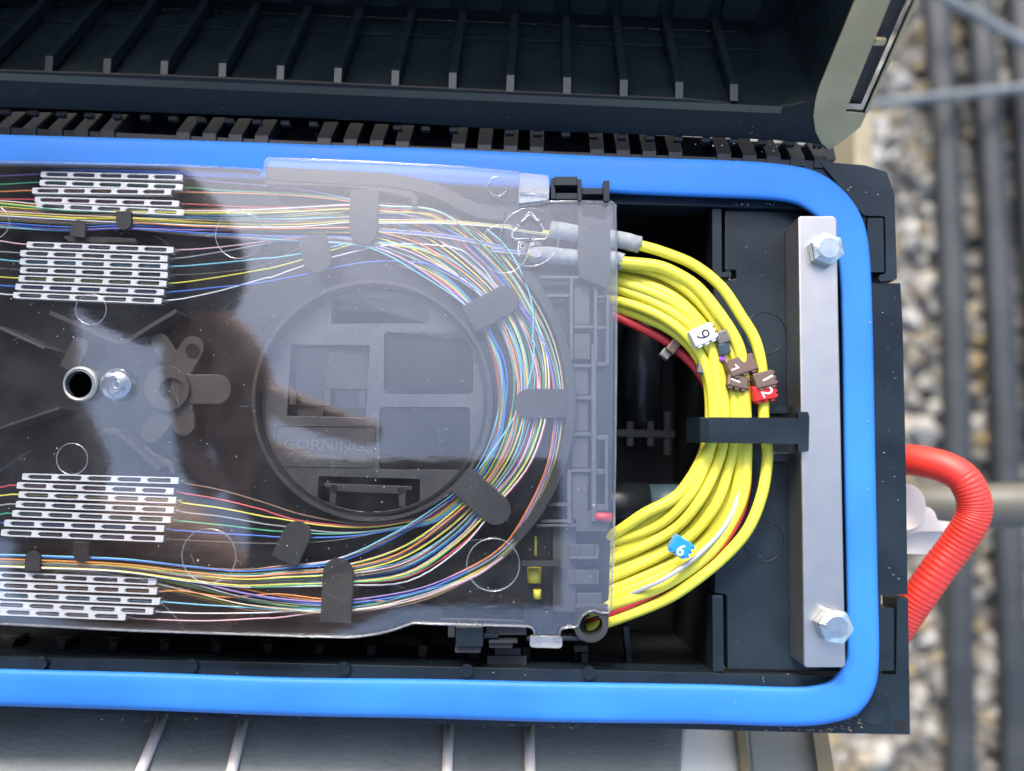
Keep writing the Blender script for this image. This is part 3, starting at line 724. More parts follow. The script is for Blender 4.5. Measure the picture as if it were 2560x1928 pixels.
for i, (x0, y0, x1, y1) in enumerate([(1130, 345, 1145, 455), (1300, 345, 1320, 455), (1130, 555, 1145, 665), (1300, 555, 1320, 665), (1075, 440, 1320, 462), (1130, 840, 1400, 870), (800, 170, 1130, 192)]):
    bar(w11, x0, y0, x1, y1, -40 - i * .4, -60)
# clamp block over the foam sleeves
plate("clamp_block", rnd(L(w3, (1152, 500), (1148, 350), (1180, 348), (1180, 470), (1388, 500), (1388, 346), (1418, 348), (1418, 700), (1415, 985), (1375, 1060), (1165, 975), (1150, 850)), 4), -19, -66, TABM, tray, bevel=2)
for c in (w3(1275, 545), w3(1280, 820)): plate("clamp_mark", circ(c, 9, 16), -17.6, -20, TRAYM, tray, bevel=.6)
# corner ring lug
plate("corner_ring", circ(w11(1258, 1012), 43, 44), -10, -80, TABM, tray, holes=[circ(w11(1258, 1008), 29, 36)], bevel=2)
plate("corner_web", rnd(L(w11, (1296, 893), (1402, 885), (1408, 900), (1400, 1040), (1390, 1060), (1378, 960)), 4), -12, -78, TABM, tray, bevel=2)
for r_, z in ((24, -120), (21, -180)):
    ring("corner_thread", w11(1258, 1006), r_, 3, z, TABM, tray)
# upper clip of the cover and black hinge pieces
plate("cover_clip", rnd(L(w3, (660, 110), (690, 108), (905, 130), (910, 250), (905, 330), (655, 362)), 5), 9, -18, CLIPM, cover, bevel=4, segs=3)
tube("clip_bar", [pt(w3(668, 280), 12), pt(w3(895, 296), 12)], 4, CLIPM, cover, seg=8)
bar(w3, 952, 138, 1145, 210, 4, -40, BLK, "hinge_block"); bar(w3, 925, 150, 960, 325, -6, -50, BLK, "hinge_block"); bar(w3, 1145, 160, 1180, 345, 2, -50, BLK, "hinge_block")
bar(w3, 960, 275, 1145, 325, -8, -50, BLK, "hinge_block"); bar(w3, 1180, 235, 1365, 285, -10, -50, BLK, "hinge_block"); bar(w3, 1362, 170, 1412, 345, 6, -50, BLK, "hinge_block")
# lower clips
plate("latch_lip", rnd(L(w11, (750, 1108), (1018, 1112), (1018, 1185), (1000, 1202), (770, 1196), (748, 1180)), 5), 4, -16, CLIPM, cover, bevel=4, segs=3)
bar(w11, 130, 1022, 358, 1190, -22, -90, BLK, "latch_block"); bar(w11, 124, 1190, 338, 1240, -34, -90, TABM, "latch_block"); bar(w11, 66, 1010, 124, 1112, -40, -80, TABM, "latch_block")
bar(w11, 362, 1080, 485, 1118, -38, -80, BLK, "latch_block"); bar(w11, 405, 1132, 645, 1160, -42, -82, TABM, "latch_block"); bar(w11, 408, 1160, 605, 1200, -52, -82, TABM, "latch_block")
bar(w11, 380, 1010, 720, 1092, -56, -96, TABM, "latch_block")
bar(w11, 455, 1200, 672, 1272, -120, -160, TABM, "latch_block"); bar(w11, 392, 1268, 722, 1350, -110, -160, TABM, "latch_block"); bar(w11, 720, 1105, 1200, 1140, -84, -120, TRAYM, "latch_block")
bar(w11, 1115, 1180, 1235, 1235, -180, -240, TABM, "latch_block"); bar(w11, 1175, 1240, 1235, 1385, -200, -260, BLKM, "latch_block")
# yellow jackets seen through the tray's side window
for i, (x0, y0, x1, y1) in enumerate([(725, 530, 845, 655), (775, 710, 845, 790), (785, 265, 808, 430)]):
    P = [pt(w11((x0 + x1) / 2, y0), -85), pt(w11((x0 + x1) / 2, y1), -85)]
    tag(tube("yellow_cable_stub", P, (x1 - x0) * .15, YEL, seg=12), ("thick piece", "short lower piece", "thin upper piece")[i] + " of yellow cable seen through the tray's corner", "cable")

# mould rings, recycling mark on the cover
for f, x, y, r in ((w1, 757, 1245, 128), (w1, 1990, 625, 195), (w5, 600, 1225, 130), (w9, 1740, 765, 225), (w3, 478, 218, 80), (w3, 748, 643, 242), (w3, 533, 740, 202), (w11, 442, 507, 220), (w1, -60, 520, 138)):
    ring("mould_ring", f(x, y), r * .30014, 1.2, .6, RINGM, cover)
def line_mark(f, pts, closed=False):
    tube("recycling_mark", [pt(f(*p), 1.0) for p in pts], 1.7, MARKM, cover, seg=5, closed=closed)
line_mark(w3, [(672, 512), (735, 438), (750, 432), (765, 438), (812, 505), (828, 488), (830, 508), (792, 498)])
line_mark(w3, [(668, 508), (684, 512), (740, 458), (755, 458), (798, 500)])
line_mark(w3, [(826, 545), (840, 535), (892, 620), (888, 650), (865, 660), (800, 660), (778, 672), (768, 655), (790, 640)])
line_mark(w3, [(740, 655), (620, 658), (600, 640), (600, 610), (640, 562), (662, 556), (655, 540), (632, 538)])
line_mark(w3, [(738, 662), (740, 650)])
xd = pt(w3(830, 750), 0) - pt(w3(660, 745), 0)
text_at("recycling_letters", "PC", pt(w3(742, 750), .8), xd, (0, 0, 1), .0052, MARKM, cover, outline=0.9e-4)

# dust on the cover, droplets on the box
def specks(name, n, area, zf, smin, smax, mat, parent, seed, poly=None):
    r = random.Random(seed); vs, fs = [], []
    for i in range(n):
        u, v = r.uniform(area[0], area[2]), r.uniform(area[1], area[3])
        c = pt((u, v), zf); s = r.uniform(smin, smax) * S * (1.6 if r.random() < .04 else 1); a = r.uniform(0, 6.28); e = r.uniform(1, 2.8) if r.random() < .4 else 1
        k = len(vs); m = 5
        for j in range(m):
            b = 2 * math.pi * j / m; x, y = s * math.cos(b) * e, s * math.sin(b)
            vs.append(c + Vector((x * math.cos(a) - y * math.sin(a), x * math.sin(a) + y * math.cos(a), 0)))
        vs.append(c + Vector((0, 0, s * .8)))
        fs += [(k + j, k + (j + 1) % m, k + m) for j in range(m)]
    o = build(name, vs, fs, mat, parent); o["kind"] = "stuff"; return o
rs_ = random.Random(12); vs, fs = [], []
for i in range(70):                      # hairline scratches on the cover
    u, v = rs_.uniform(20, 1480), rs_.uniform(470, 1530); a = rs_.gauss(.15, .7); ln_ = rs_.uniform(8, 60) * (3 if rs_.random() < .08 else 1); bend = rs_.uniform(-.3, .3)
    P = [pt((u + math.cos(a + bend * t) * ln_ * t, v + math.sin(a + bend * t) * ln_ * t), .3) for t in (0, .33, .66, 1)]
    vv, ff = tube_data(P, .28 * S, 4, caps=False); k = len(vs); vs += vv; fs += [tuple(k + q for q in f) for f in ff]
o = build("hairline_scratches", vs, fs, RINGM, cover, recalc=False); o["kind"] = "stuff"
specks("dust", 420, (10, 460, 1500, 1540), .4, .35, .85, SPK, cover, 1)
def drops(name, n, spots, seed, smin, smax, mat, parent, e=(1, 1.8)):
    r = random.Random(seed); vs, fs = [], []
    for i in range(n):
        (x0, y0, x1, y1, z) = r.choice(spots)
        c = pt(D(r.uniform(x0, x1), r.uniform(y0, y1)), z); s = r.uniform(smin, smax) * S
        k = len(vs); el = r.uniform(*e)
        for v in IV: vs.append(c + Vector((v.x * s * el, v.y * s, max(v.z, -.2) * s * .7)))
        fs += [tuple(k + a for a in f) for f in IF]
    o = build(name, vs, fs, mat, parent, smooth=True); o["kind"] = "stuff"; return o
drops("droplets", 55, [(1905, 640, 1945, 1280, ZR), (1905, 640, 1945, 1280, ZR), (1590, 470, 1680, 700, -88), (1590, 1080, 1690, 1420, -88), (1820, 380, 1910, 460, -56), (400, 1450, 1700, 1458, ZR), (1840, 640, 1880, 1400, -28), (1000, 1490, 1750, 1540, -28), (1400, 360, 1750, 410, -28), (1600, 1455, 1750, 1475, ZR)], 4, 1.4, 3.6, DROP, box)
drops("sand_crumbs", 90, [(200, 1543, 800, 1560, ZR), (1000, 1564, 1300, 1572, ZR), (1500, 1574, 1800, 1580, ZR), (1800, 1540, 1870, 1575, ZR), (1650, 1570, 1850, 1582, ZR)], 8, 1.0, 3.6, DIRT, box, (1, 1.6))
drops("grit", 34, [(0, 240, 1700, 290, -110), (1500, 310, 1790, 330, -60), (1590, 436, 1790, 444, ZR)], 9, .8, 2.0, SPK, box, (1, 1.8))

# ------------------------------------------------------------------ splice protectors
LEN, WID = 375.0, 15.0
def splice_mesh():
    def P(x, y): return Vector((x * S, y * S, 0))
    outer = [P(*q) for q in rnd([(0, -7.6), (14, -8.3), (361, -8.3), (375, -7.6), (375, 7.6), (361, 8.3), (14, 8.3), (0, 7.6)], 2, 2)]
    holes = []
    for i in range(5):
        x0 = 13 + i * 71.5; x1 = x0 + 58
        holes.append([P(*q) for q in [(x0 + 6, -5.3), (x1 - 2.5, -5.3), (x1, -3), (x1, 3), (x1 - 2.5, 5.3), (x0 + 6, 5.3), (x0, 1.2), (x0, -1.2)]])
    v, f = prism_data(outer, holes, Vector((0, 0, -4 * S)))
    for sg in (-1, 1):      # side walls of the channel
        b = [P(1, sg * 8.1), P(374, sg * 8.1), P(374, sg * 6.5), P(1, sg * 6.5)]
        k = len(v); zt, zb = Vector((0, 0, -3.5 * S)), Vector((0, 0, -17 * S))
        v += [p + zt for p in b] + [p + zb for p in b]
        f += [(k, k + 1, k + 2, k + 3), (k + 4, k + 7, k + 6, k + 5)] + [(k + i, k + (i + 1) % 4, k + 4 + (i + 1) % 4, k + 4 + i) for i in range(4)]
    me = bpy.data.meshes.new("channel"); me.from_pydata(v, [], f)
    bm = bmesh.new(); bm.from_mesh(me); bmesh.ops.recalc_face_normals(bm, faces=bm.faces); bm.to_mesh(me); bm.free()
    me.materials.append(SPL); return me
def simple_tube_mesh(name, x0, x1, r, z, mat, seg=10):
    v, f = tube_data([Vector((x0 * S, 0, z * S)), Vector((x1 * S, 0, z * S))], r * S, seg)
    me = bpy.data.meshes.new(name); me.from_pydata(v, [], f); me.materials.append(mat)
    me.polygons.foreach_set("use_smooth", [True] * len(me.polygons)); return me
ME_CH = splice_mesh(); ME_TB = simple_tube_mesh("clear_tube", -4, 388, 5.2, -11, SPT); ME_PIN = simple_tube_mesh("steel_pin", 8, 366, 1.8, -14, principled("dark_pin", (.03, .03, .032), .4, .6), 8)
ZS = -30
blocks = {
 "top": (w1, [(340, 118, 1520, 146), (330, 188, 1520, 226), (268, 255, 1425, 266), (290, 330, 1490, 364), (302, 380, 1530, 438)]),
 "upper": (w1, [(222, 705, 1445, 750), (168, 775, 1395, 822), (165, 845, 1395, 888), (168, 915, 1395, 958), (155, 985, 1385, 1030), (128, 1055, 1365, 1102), (110, 1125, 1345, 1175)]),
 "lower": (w9, [(185, 105, 1485, 140), (140, 178, 1445, 228), (155, 255, 1465, 303), (132, 335, 1445, 385), (102, 412, 1420, 465), (35, 493, 1365, 540), (8, 572, 1360, 625)]),
 "bottom": (w9, [(-40, 925, 1300, 982), (-20, 1010, 1305, 1062), (-20, 1092, 1330, 1148), (-60, 1170, 1275, 1228), (-240, 1222, 1045, 1276)])}
ordn = ["first", "second", "third", "fourth", "fifth", "sixth", "seventh"]
bname = {"top": "topmost block of five", "upper": "upper block of seven", "lower": "lower block of seven", "bottom": "bottom block of five"}
SP = {}
for b, (f, rows) in blocks.items():
    for i, (x0, y0, x1, y1) in enumerate(rows):
        zz = ZS - (7 if b == "bottom" and i == 0 else 0)
        a, c = pt(f(x0, y0), zz), pt(f(x1, y1), zz)
        d = c - a
        o = thing("splice_protector", f"{ordn[i]} white slotted splice protector from the top in the {bname[b]}", "splice protector", a, "white splice protectors in the tray")
        o.rotation_euler = (0, 0, math.atan2(d.y, d.x)); o.scale = (d.length / (LEN * S), 1, 1)
        for nm, me in (("channel", ME_CH), ("clear_tube", ME_TB), ("steel_pin", ME_PIN)):
            p = bpy.data.objects.new(nm, me); COL.objects.link(p); p.parent = o
        SP[b, i] = (f(x0, y0), f(x1, y1))

# ------------------------------------------------------------------ fibres
FR = 1.95
fr = random.Random(21)
def fibre(uvz, colour, label, group=None, r=FR, n=5):
    P = path3(uvz, n)
    o = tube("optical_fibre", P, r, FM[colour], seg=6, caps=False)
    tag(o, label, "fibre", group); return o
def A_(th, r): return (804 + r * math.cos(R(th)), 866 + r * math.sin(R(th)))
def polar(th, r, hw): return (*A_(th, r), hw)
GA = [(-120, 456, 25), (0, 462, 27), (150, 474, 25), (270, 474, 21), (430, 482, 27), (600, 486, 35), (757, 484, 42), (830, 494, 48), (925, 522, 66), polar(-48, 347, 58), polar(-34, 340, 58), polar(-17, 336, 56), polar(0, 328, 55), polar(20, 320, 50), polar(40, 312, 42), polar(60, 320, 50), (861, 1206, 51), (728, 1236, 28), (620, 1244, 23), (518, 1249, 19), (400, 1239, 16), (259, 1222, 14), (70, 1214, 13), (-120, 1208, 13)]
GB = [(-120, 460, 25), (0, 464, 27), (150, 474, 25), (270, 474, 20), (430, 478, 24), (600, 474, 24), (757, 464, 24), (860, 458, 18), (960, 484, 24), (1040, 528, 28), polar(-36, 398, 22), polar(-18, 402, 15), polar(0, 405, 12), polar(20, 412, 9), polar(40, 424, 9), polar(50, 432, 10), polar(62, 428, 12), polar(78, 431, 14), (728, 1313, 17), (620, 1308, 19), (518, 1294, 22), (400, 1265, 19), (259, 1238, 14), (70, 1220, 10), (-120, 1214, 10)]
def guide_fibre(G, o0, jit, colour, label, group, z0):
    pts = []; N = len(G); o = o0; ph = fr.uniform(0, 6.3); fq = fr.uniform(.5, 1.1)
    for i, (u, v, hw) in enumerate(G):
        a = G[max(i - 1, 0)]; b = G[min(i + 1, N - 1)]
        t = Vector((b[0] - a[0], b[1] - a[1])).normalized()
        oo = max(-1.05, min(1.05, o + jit * math.sin(ph + i * fq) + fr.uniform(-.04, .04)))
        p = D(u + t.y * oo * hw, v - t.x * oo * hw)      # positive = outwards (left of travel is inwards)
        pts.append((*p, z0 + 9 * math.sin(ph * 2 + i * .8)))
    fibre(pts, colour, label, group)
order = ["aqua", "pink", "brown", "slate grey", "blue", "yellow", "green", "white", "violet", "orange", "aqua", "white", "red", "white", "dark grey", "yellow", "pink", "aqua", "slate grey", "green", "brown", "aqua", "white", "blue", "pink", "aqua", "white", "yellow", "green", "red", "white"]
offs = []
for k, (o0, o1, m) in enumerate(((-1, -.82, 5), (-.4, .0, 10), (.08, .5, 9), (.62, 1, 7))): offs += [o0 + (o1 - o0) * j / (m - 1) for j in range(m)]
for i, c in enumerate(order):
    guide_fibre(GA, offs[i], .13 if i % 4 == 0 else .05, c, f"thin {c} fibre in the wide bundle curving round the spool", "wide fibre bundle round the spool", -36 - fr.uniform(0, 34))
for i, c in enumerate(["orange", "violet", "blue", "slate grey", "green", "yellow", "white", "beige", "yellow", "brown"]):
    guide_fibre(GB, -1 + 2 * i / 9, .15, c, f"thin {c} fibre in the outermost bundle along the tray's wall", "outermost fibre bundle", -40 - fr.uniform(0, 22))
# fibres that go through the splice protectors: left tail, splice, right tail, then round the spool
Z = -44
def through(b, i, colour, left, right, tail=None, r=FR):
    (a, c) = SP[b, i]
    p = ([(*q, Z) for q in left] if left else []) + [(a[0] + 4, a[1], Z), ((a[0] + c[0]) / 2, (a[1] + c[1]) / 2, Z), (c[0] - 4, c[1], Z)] + [(*q, Z - 2) for q in right] + ([(*D(*q), Z - 8) for q in tail] if tail else [])
    fibre(p, colour, f"{colour} fibre through the {ordn[i]} splice protector of the {bname[b]}", "fibres through the splice protectors", r)
outer_tail = lambda k: [A_(-44, 372 + k), A_(-25, 378 + k), A_(-5, 378 + k), A_(18, 362 + k), A_(36, 350 + k)]
inner_tail = lambda k: [A_(62, 283 + k), A_(42, 279 + k), A_(20, 278 + k), A_(0, 277 + k), A_(-20, 281 + k), A_(-38, 290 + k), A_(-58, 300 + k), (860, 560 - k * 3)]
through("top", 0, "violet", L(w1, (-300, 128), (0, 133)), L(w1, (1800, 182)) + L(w2, (0, 265), (450, 305), (900, 388), (1160, 455), (1500, 560)), outer_tail(0))
through("top", 1, "green", L(w1, (-300, 200), (0, 205)), L(w1, (1800, 252)) + L(w2, (0, 330), (500, 352), (900, 398), (1160, 470), (1500, 585)), outer_tail(-6))
through("top", 2, "orange", L(w1, (-300, 262), (0, 265)), L(w1, (1800, 275)) + L(w2, (0, 345), (500, 366), (900, 412), (1160, 462), (1500, 600)), outer_tail(-13))
through("top", 3, "red", L(w1, (-300, 322), (0, 328)), L(w1, (1800, 380)) + L(w2, (0, 458), (400, 468), (900, 498), (1160, 560)), outer_tail(-20))
through("upper", 0, "pink", L(w1, (-300, 640), (0, 675)), L(w1, (1800, 730), (2199, 680)) + L(w2, (300, 735), (560, 712), (900, 720), (1200, 770), (1500, 870)), [A_(-46, 330), A_(-28, 322), A_(-8, 320), A_(15, 316), A_(38, 312)])
through("upper", 1, "slate grey", L(w1, (-300, 755), (0, 765)), L(w1, (1700, 790), (2199, 700)) + L(w2, (300, 745), (560, 702), (900, 730), (1300, 830)), [A_(-48, 325), A_(-28, 318), A_(-8, 315)])
through("upper", 2, "aqua", L(w1, (-300, 800), (0, 830)), L(w1, (1800, 862), (2199, 820)) + L(w2, (260, 885), (490, 850), (750, 795), (980, 755), (1300, 765), (1700, 870)), [A_(-44, 345), A_(-25, 338), A_(-5, 330), A_(18, 322), A_(38, 318)])
through("upper", 3, "dark grey", L(w1, (-300, 895), (0, 905)), L(w1, (1800, 940), (2199, 880)) + L(w2, (500, 800), (900, 740)), [A_(-50, 335), A_(-30, 330)], r=1.6)
through("upper", 4, "yellow", L(w1, (-300, 950), (0, 975)), L(w1, (1800, 980), (2199, 912)) + L(w2, (240, 972), (480, 910), (760, 822), (980, 768), (1300, 780), (1650, 870)), [A_(-44, 340), A_(-25, 330), A_(-5, 324), A_(18, 316), A_(38, 308)])
through("upper", 5, "blue", L(w1, (-300, 1020), (0, 1045)), L(w1, (1800, 1062)) + L(w2, (150, 1092), (590, 1010), (750, 970), (1050, 920), (1300, 912), (1650, 960)), [A_(-42, 330), A_(-22, 330), A_(0, 330)])
through("upper", 6, "white", L(w1, (-300, 1085), (0, 1115)), L(w1, (1750, 1110), (2199, 988)) + L(w2, (260, 1045), (530, 948), (830, 862), (1190, 782), (1550, 772), (1900, 850)), [A_(-38, 362), A_(-20, 360), A_(0, 362), A_(20, 350), A_(40, 340)])
through("lower", 0, "brown", None, L(w9, (1540, 162), (1850, 220), (2199, 322)) + L(w10, (250, 205), (500, 285), (850, 352), (1100, 362), (1400, 330)), inner_tail(-4))
through("lower", 1, "red", L(w9, (-300, 205), (0, 195)), L(w9, (1500, 240), (1850, 300), (2199, 385)) + L(w10, (250, 270), (500, 340), (850, 378), (1100, 382), (1400, 345)), inner_tail(-1))
through("lower", 2, "yellow", L(w9, (-300, 275), (0, 265)), L(w9, (1520, 325), (1850, 370), (2199, 438)) + L(w10, (300, 318), (600, 368), (900, 394), (1150, 388), (1420, 345)), inner_tail(2))
through("lower", 3, "slate grey", L(w9, (-300, 352), (0, 345)), L(w9, (1520, 402), (1850, 440), (2199, 500)) + L(w10, (370, 388), (700, 432), (1000, 436), (1300, 395)), inner_tail(5))
through("lower", 4, "green", L(w9, (-300, 425), (0, 420)), L(w9, (1500, 475), (1850, 510), (2199, 552)) + L(w10, (350, 430), (700, 450), (1000, 440), (1320, 398)), inner_tail(8))
through("lower", 5, "blue", L(w9, (-300, 495), (0, 493)), L(w9, (1450, 552), (1850, 580), (2199, 600)) + L(w10, (300, 475), (700, 480), (1000, 460), (1300, 410)), inner_tail(11))
through("lower", 6, "dark grey", None, L(w9, (1450, 630), (1850, 650), (2199, 662)) + L(w10, (600, 520), (900, 488), (1200, 430)), inner_tail(13)[:3], r=1.6)
through("bottom", 1, "orange", None, L(w9, (1400, 1058), (1550, 1062), (1900, 1110)) + L(w10, (300, 950), (670, 990), (1000, 1000)), [A_(80, 436), A_(62, 434), A_(50, 437)])
through("bottom", 2, "aqua", None, L(w9, (1400, 1152), (1700, 1175), (2050, 1195)) + L(w10, (300, 1080), (660, 1075), (940, 1060), (1300, 990)), [A_(62, 433), A_(50, 436)])
through("bottom", 3, "white", None, L(w9, (1350, 1235), (1700, 1245), (2199, 1240)) + L(w10, (300, 1100), (660, 1085), (940, 1080), (1300, 1020)), [A_(62, 436), A_(50, 439)])
through("bottom", 4, "pink", None, L(w9, (1150, 1290), (1700, 1308), (2199, 1285)) + L(w10, (300, 1150), (660, 1105), (940, 1095), (1300, 1040)), [A_(62, 439), A_(50, 441)])
# straight ones to the foam sleeves
for i, (c, dy) in enumerate((("beige", 0), ("yellow", 14), ("white", 28), ("orange", 7))):
    fibre([(*p, -33 - i) for p in L(D, (-120, 452 + dy * .3), (0, 458 + dy * .3), (270, 470 + dy * .4), (600, 480 + dy * .4)) + L(w2, (900, 560 + dy), (1150, 566 + dy), (1700, 574 + dy * .8), (2199, 612 + dy * .7)) + L(w3, (620, 575 + dy * .5), (880, 615 + dy * .3), (960, 622))], c,
          f"straight {c} fibre running right into the upper grey foam sleeve", "fibres to the foam sleeves")
for i, (c, dy) in enumerate((("slate grey", 0), ("blue", 12), ("beige", 24))):
    fibre([(*p, -36 - i) for p in L(w2, (1150, 640 + dy), (1700, 690 + dy), (2199, 790 + dy)) + L(w3, (420, 735 + dy), (600, 752 + dy), (740, 775 + dy * .5), (800, 785))], c, f"short {c} fibre running right into the lower grey foam sleeve", "fibres to the foam sleeves")
fibre([(*p, -30) for p in L(w3, (390, 575), (520, 690), (640, 860), (740, 1100), (778, 1300), (770, 1500)) + L(w7, (785, 0), (770, 180), (720, 380), (640, 570), (500, 800), (330, 1040))], "aqua", "loose aqua fibre crossing over the others beside the right tab", None)

# ------------------------------------------------------------------ foam sleeves and yellow cables
def sleeve(pts, r, label, name="foam_sleeve"):
    P = path3([(*p, z) for p, z in pts], 6); rs = random.Random(len(label))
    v, f = tube_data(P, r * S, 22)
    v = [q + Vector((rs.uniform(-1, 1), rs.uniform(-1, 1), rs.uniform(-1, 1))) * 1.1 * S + (P[1] - P[0]).normalized() * (rs.uniform(-5, 3) * S if k < 22 or k >= len(v) - 22 else 0) for k, q in enumerate(v)]
    o = build(name, v, f, FOAM, smooth=True); tag(o, label, "sleeve"); return o
sleeve([(w3(925, 578), -42), (w3(1140, 614), -44), (w3(1420, 652), -44), (w3(1672, 706), -38)], 22, "upper grey foam sleeve on the cable entering the tray")
sleeve([(w3(760, 800), -46), (w3(860, 790), -46), (w3(1140, 815), -48), (w3(1420, 828), -48), (w3(1526, 848), -46)], 21, "lower grey foam sleeve on the cable entering the tray")
for p, q, s in ((w3(850, 612), w3(930, 618), "upper"), (w3(725, 780), w3(790, 792), "lower")):
    tag(tube("yellow_tip", [pt(p, -42), pt(q, -44)], 9 if s == "upper" else 12, YEL, seg=12), f"yellow cable end poking from the {s} foam sleeve inside the tray", "cable")
def ends(l, z): return [(*p, z) for p in l]
crn = random.Random(17)
def cable(pts, zs, r, mat, label, name="yellow_cable", group="yellow cables looping to the strap"):
    P = []
    for i, p in enumerate(pts):
        t = i / (len(pts) - 1)
        k = t * (len(zs) - 1); j = min(int(k), len(zs) - 2)
        P.append((p[0] + crn.uniform(-1.6, 1.6), p[1] + crn.uniform(-1.6, 1.6), zs[j] + (zs[j + 1] - zs[j]) * (k - j)))
    o = tube(name, path3(P, 8), r, mat, seg=16); tag(o, label, "cable", group); return o
Y1 = L(D, (1372, 528), (1386, 532), (1434, 545), (1499, 574), (1559, 620), (1600, 683), (1631, 735), (1644, 790), (1650, 850), (1651, 900), (1655, 959), (1657, 994), (1645, 1068), (1616, 1141), (1564, 1203), (1486, 1265), (1420, 1302), (1318, 1342), (1270, 1356))
Y2 = L(D, (1330, 562), (1347, 566), (1417, 573), (1460, 590), (1505, 622), (1551, 674), (1588, 734), (1603, 780), (1608, 840), (1610, 900), (1612, 981), (1604, 1063), (1578, 1128), (1525, 1200), (1434, 1263), (1324, 1306), (1260, 1325))
Y3 = L(D, (1290, 594), (1330, 604), (1417, 637), (1473, 667), (1504, 697), (1533, 742), (1547, 812), (1551, 898), (1537, 960), (1512, 1007), (1460, 1071), (1391, 1111), (1324, 1155), (1260, 1180))
cable(Y1, [-40, -30, -8, -22, -30, -20, -60, -140], 13.8, YEL, "outermost yellow cable, leaving the upper foam sleeve")
cable(Y2, [-48, -30, -10, -24, -30, -40, -140], 15.6, YEL, "yellow cable leaving the lower foam sleeve, behind the brown markers")
cable(Y3, [-140, -40, -30, -20, -30, -60, -145], 14.5, YEL, "yellow cable that carries the white number 9 marker")
def lerp(a, b, t): return (a[0] + (b[0] - a[0]) * t, a[1] + (b[1] - a[1]) * t)
def mid(spec, zs, label, r=12.8, mat=YEL, name="yellow_cable", group="yellow cables looping to the strap"):
    return cable(L(D, *spec), zs, r, mat, label, name, group)
LI = [(1262, 646), (1330, 661), (1400, 688), (1455, 720), (1500, 764), (1526, 822), (1534, 890), (1530, 945), (1512, 1000), (1470, 1066), (1410, 1118), (1324, 1152), (1250, 1172)]
LO = [(1262, 566), (1330, 574), (1412, 588), (1474, 618), (1532, 674), (1578, 742), (1600, 826), (1606, 930), (1600, 1012), (1572, 1112), (1500, 1204), (1324, 1292), (1250, 1318)]
def loop(t, zs, label, r=13.2):
    ph = crn.uniform(0, 6.28); pts = []
    for k, (a, b) in enumerate(zip(LI, LO)):
        tt = t + .035 * math.sin(ph + k * .9)
        pts.append((a[0] + (b[0] - a[0]) * tt, a[1] + (b[1] - a[1]) * tt))
    return cable(L(D, *pts), zs, r, YEL, label)
top = [-150, -70, -36, -28, -26, -28, -40, -92, -160]; low = [-155, -98, -66, -56, -54, -56, -66, -104, -160]; deep = [-158, -120, -96, -86, -84, -86, -92, -118, -160]
for k, (t, zz, lab) in enumerate([(0, low, "innermost yellow cable of the loop, next to the red cable"), (.13, top, "second yellow cable from the inside of the loop"), (.27, low, "third yellow cable from the inside of the loop"),
        (.42, top, "yellow cable on top in the middle of the loop"), (.56, low, "yellow cable just outside the middle of the loop"), (.70, top, "yellow cable under the blue number 6 marker"), (.84, low, "third yellow cable from the outside of the loop"), (.97, top, "yellow cable hugging the thick one from inside"),
        (.2, deep, "yellow cable at the bottom of the loop's inner half"), (.5, deep, "yellow cable at the bottom of the loop's middle"), (.78, deep, "yellow cable at the bottom of the loop's outer half")]):
    loop(t, [z - (k % 3) * 2 for z in zz], lab)
mid([(1290, 642), (1332, 654), (1417, 678), (1476, 730), (1514, 774), (1550, 840), (1592, 930), (1607, 1000), (1598, 1064), (1568, 1134), (1510, 1198), (1440, 1246), (1380, 1276), (1324, 1300)], [-120, -88, -92, -96, -80, -34, -22, -18, -30, -140], "thin white cable among the yellow ones", 5.5, WHTC, "white_cable", None)
mid([(1270, 664), (1319, 680), (1391, 711), (1443, 742), (1499, 790), (1528, 832), (1545, 872), (1580, 930), (1616, 1010), (1612, 1080), (1585, 1141), (1534, 1203), (1434, 1272), (1322, 1324), (1270, 1340)], [-128, -112, -98, -88, -80, -44, -34, -70, -145], "red cable passing under the yellow loop", lambda t: 12.5 if t < .42 else max(8, 12.5 - (t - .42) * 40), REDC, "red_cable", None)
tag(tube("red_cable_end", [pt(w11(1290, 105), -45), pt(w11(1360, 108), -44), pt(w11(1428, 112), -46)], 11, REDC, seg=14), "short pale red cable end at the tray's lower right edge", "cable")

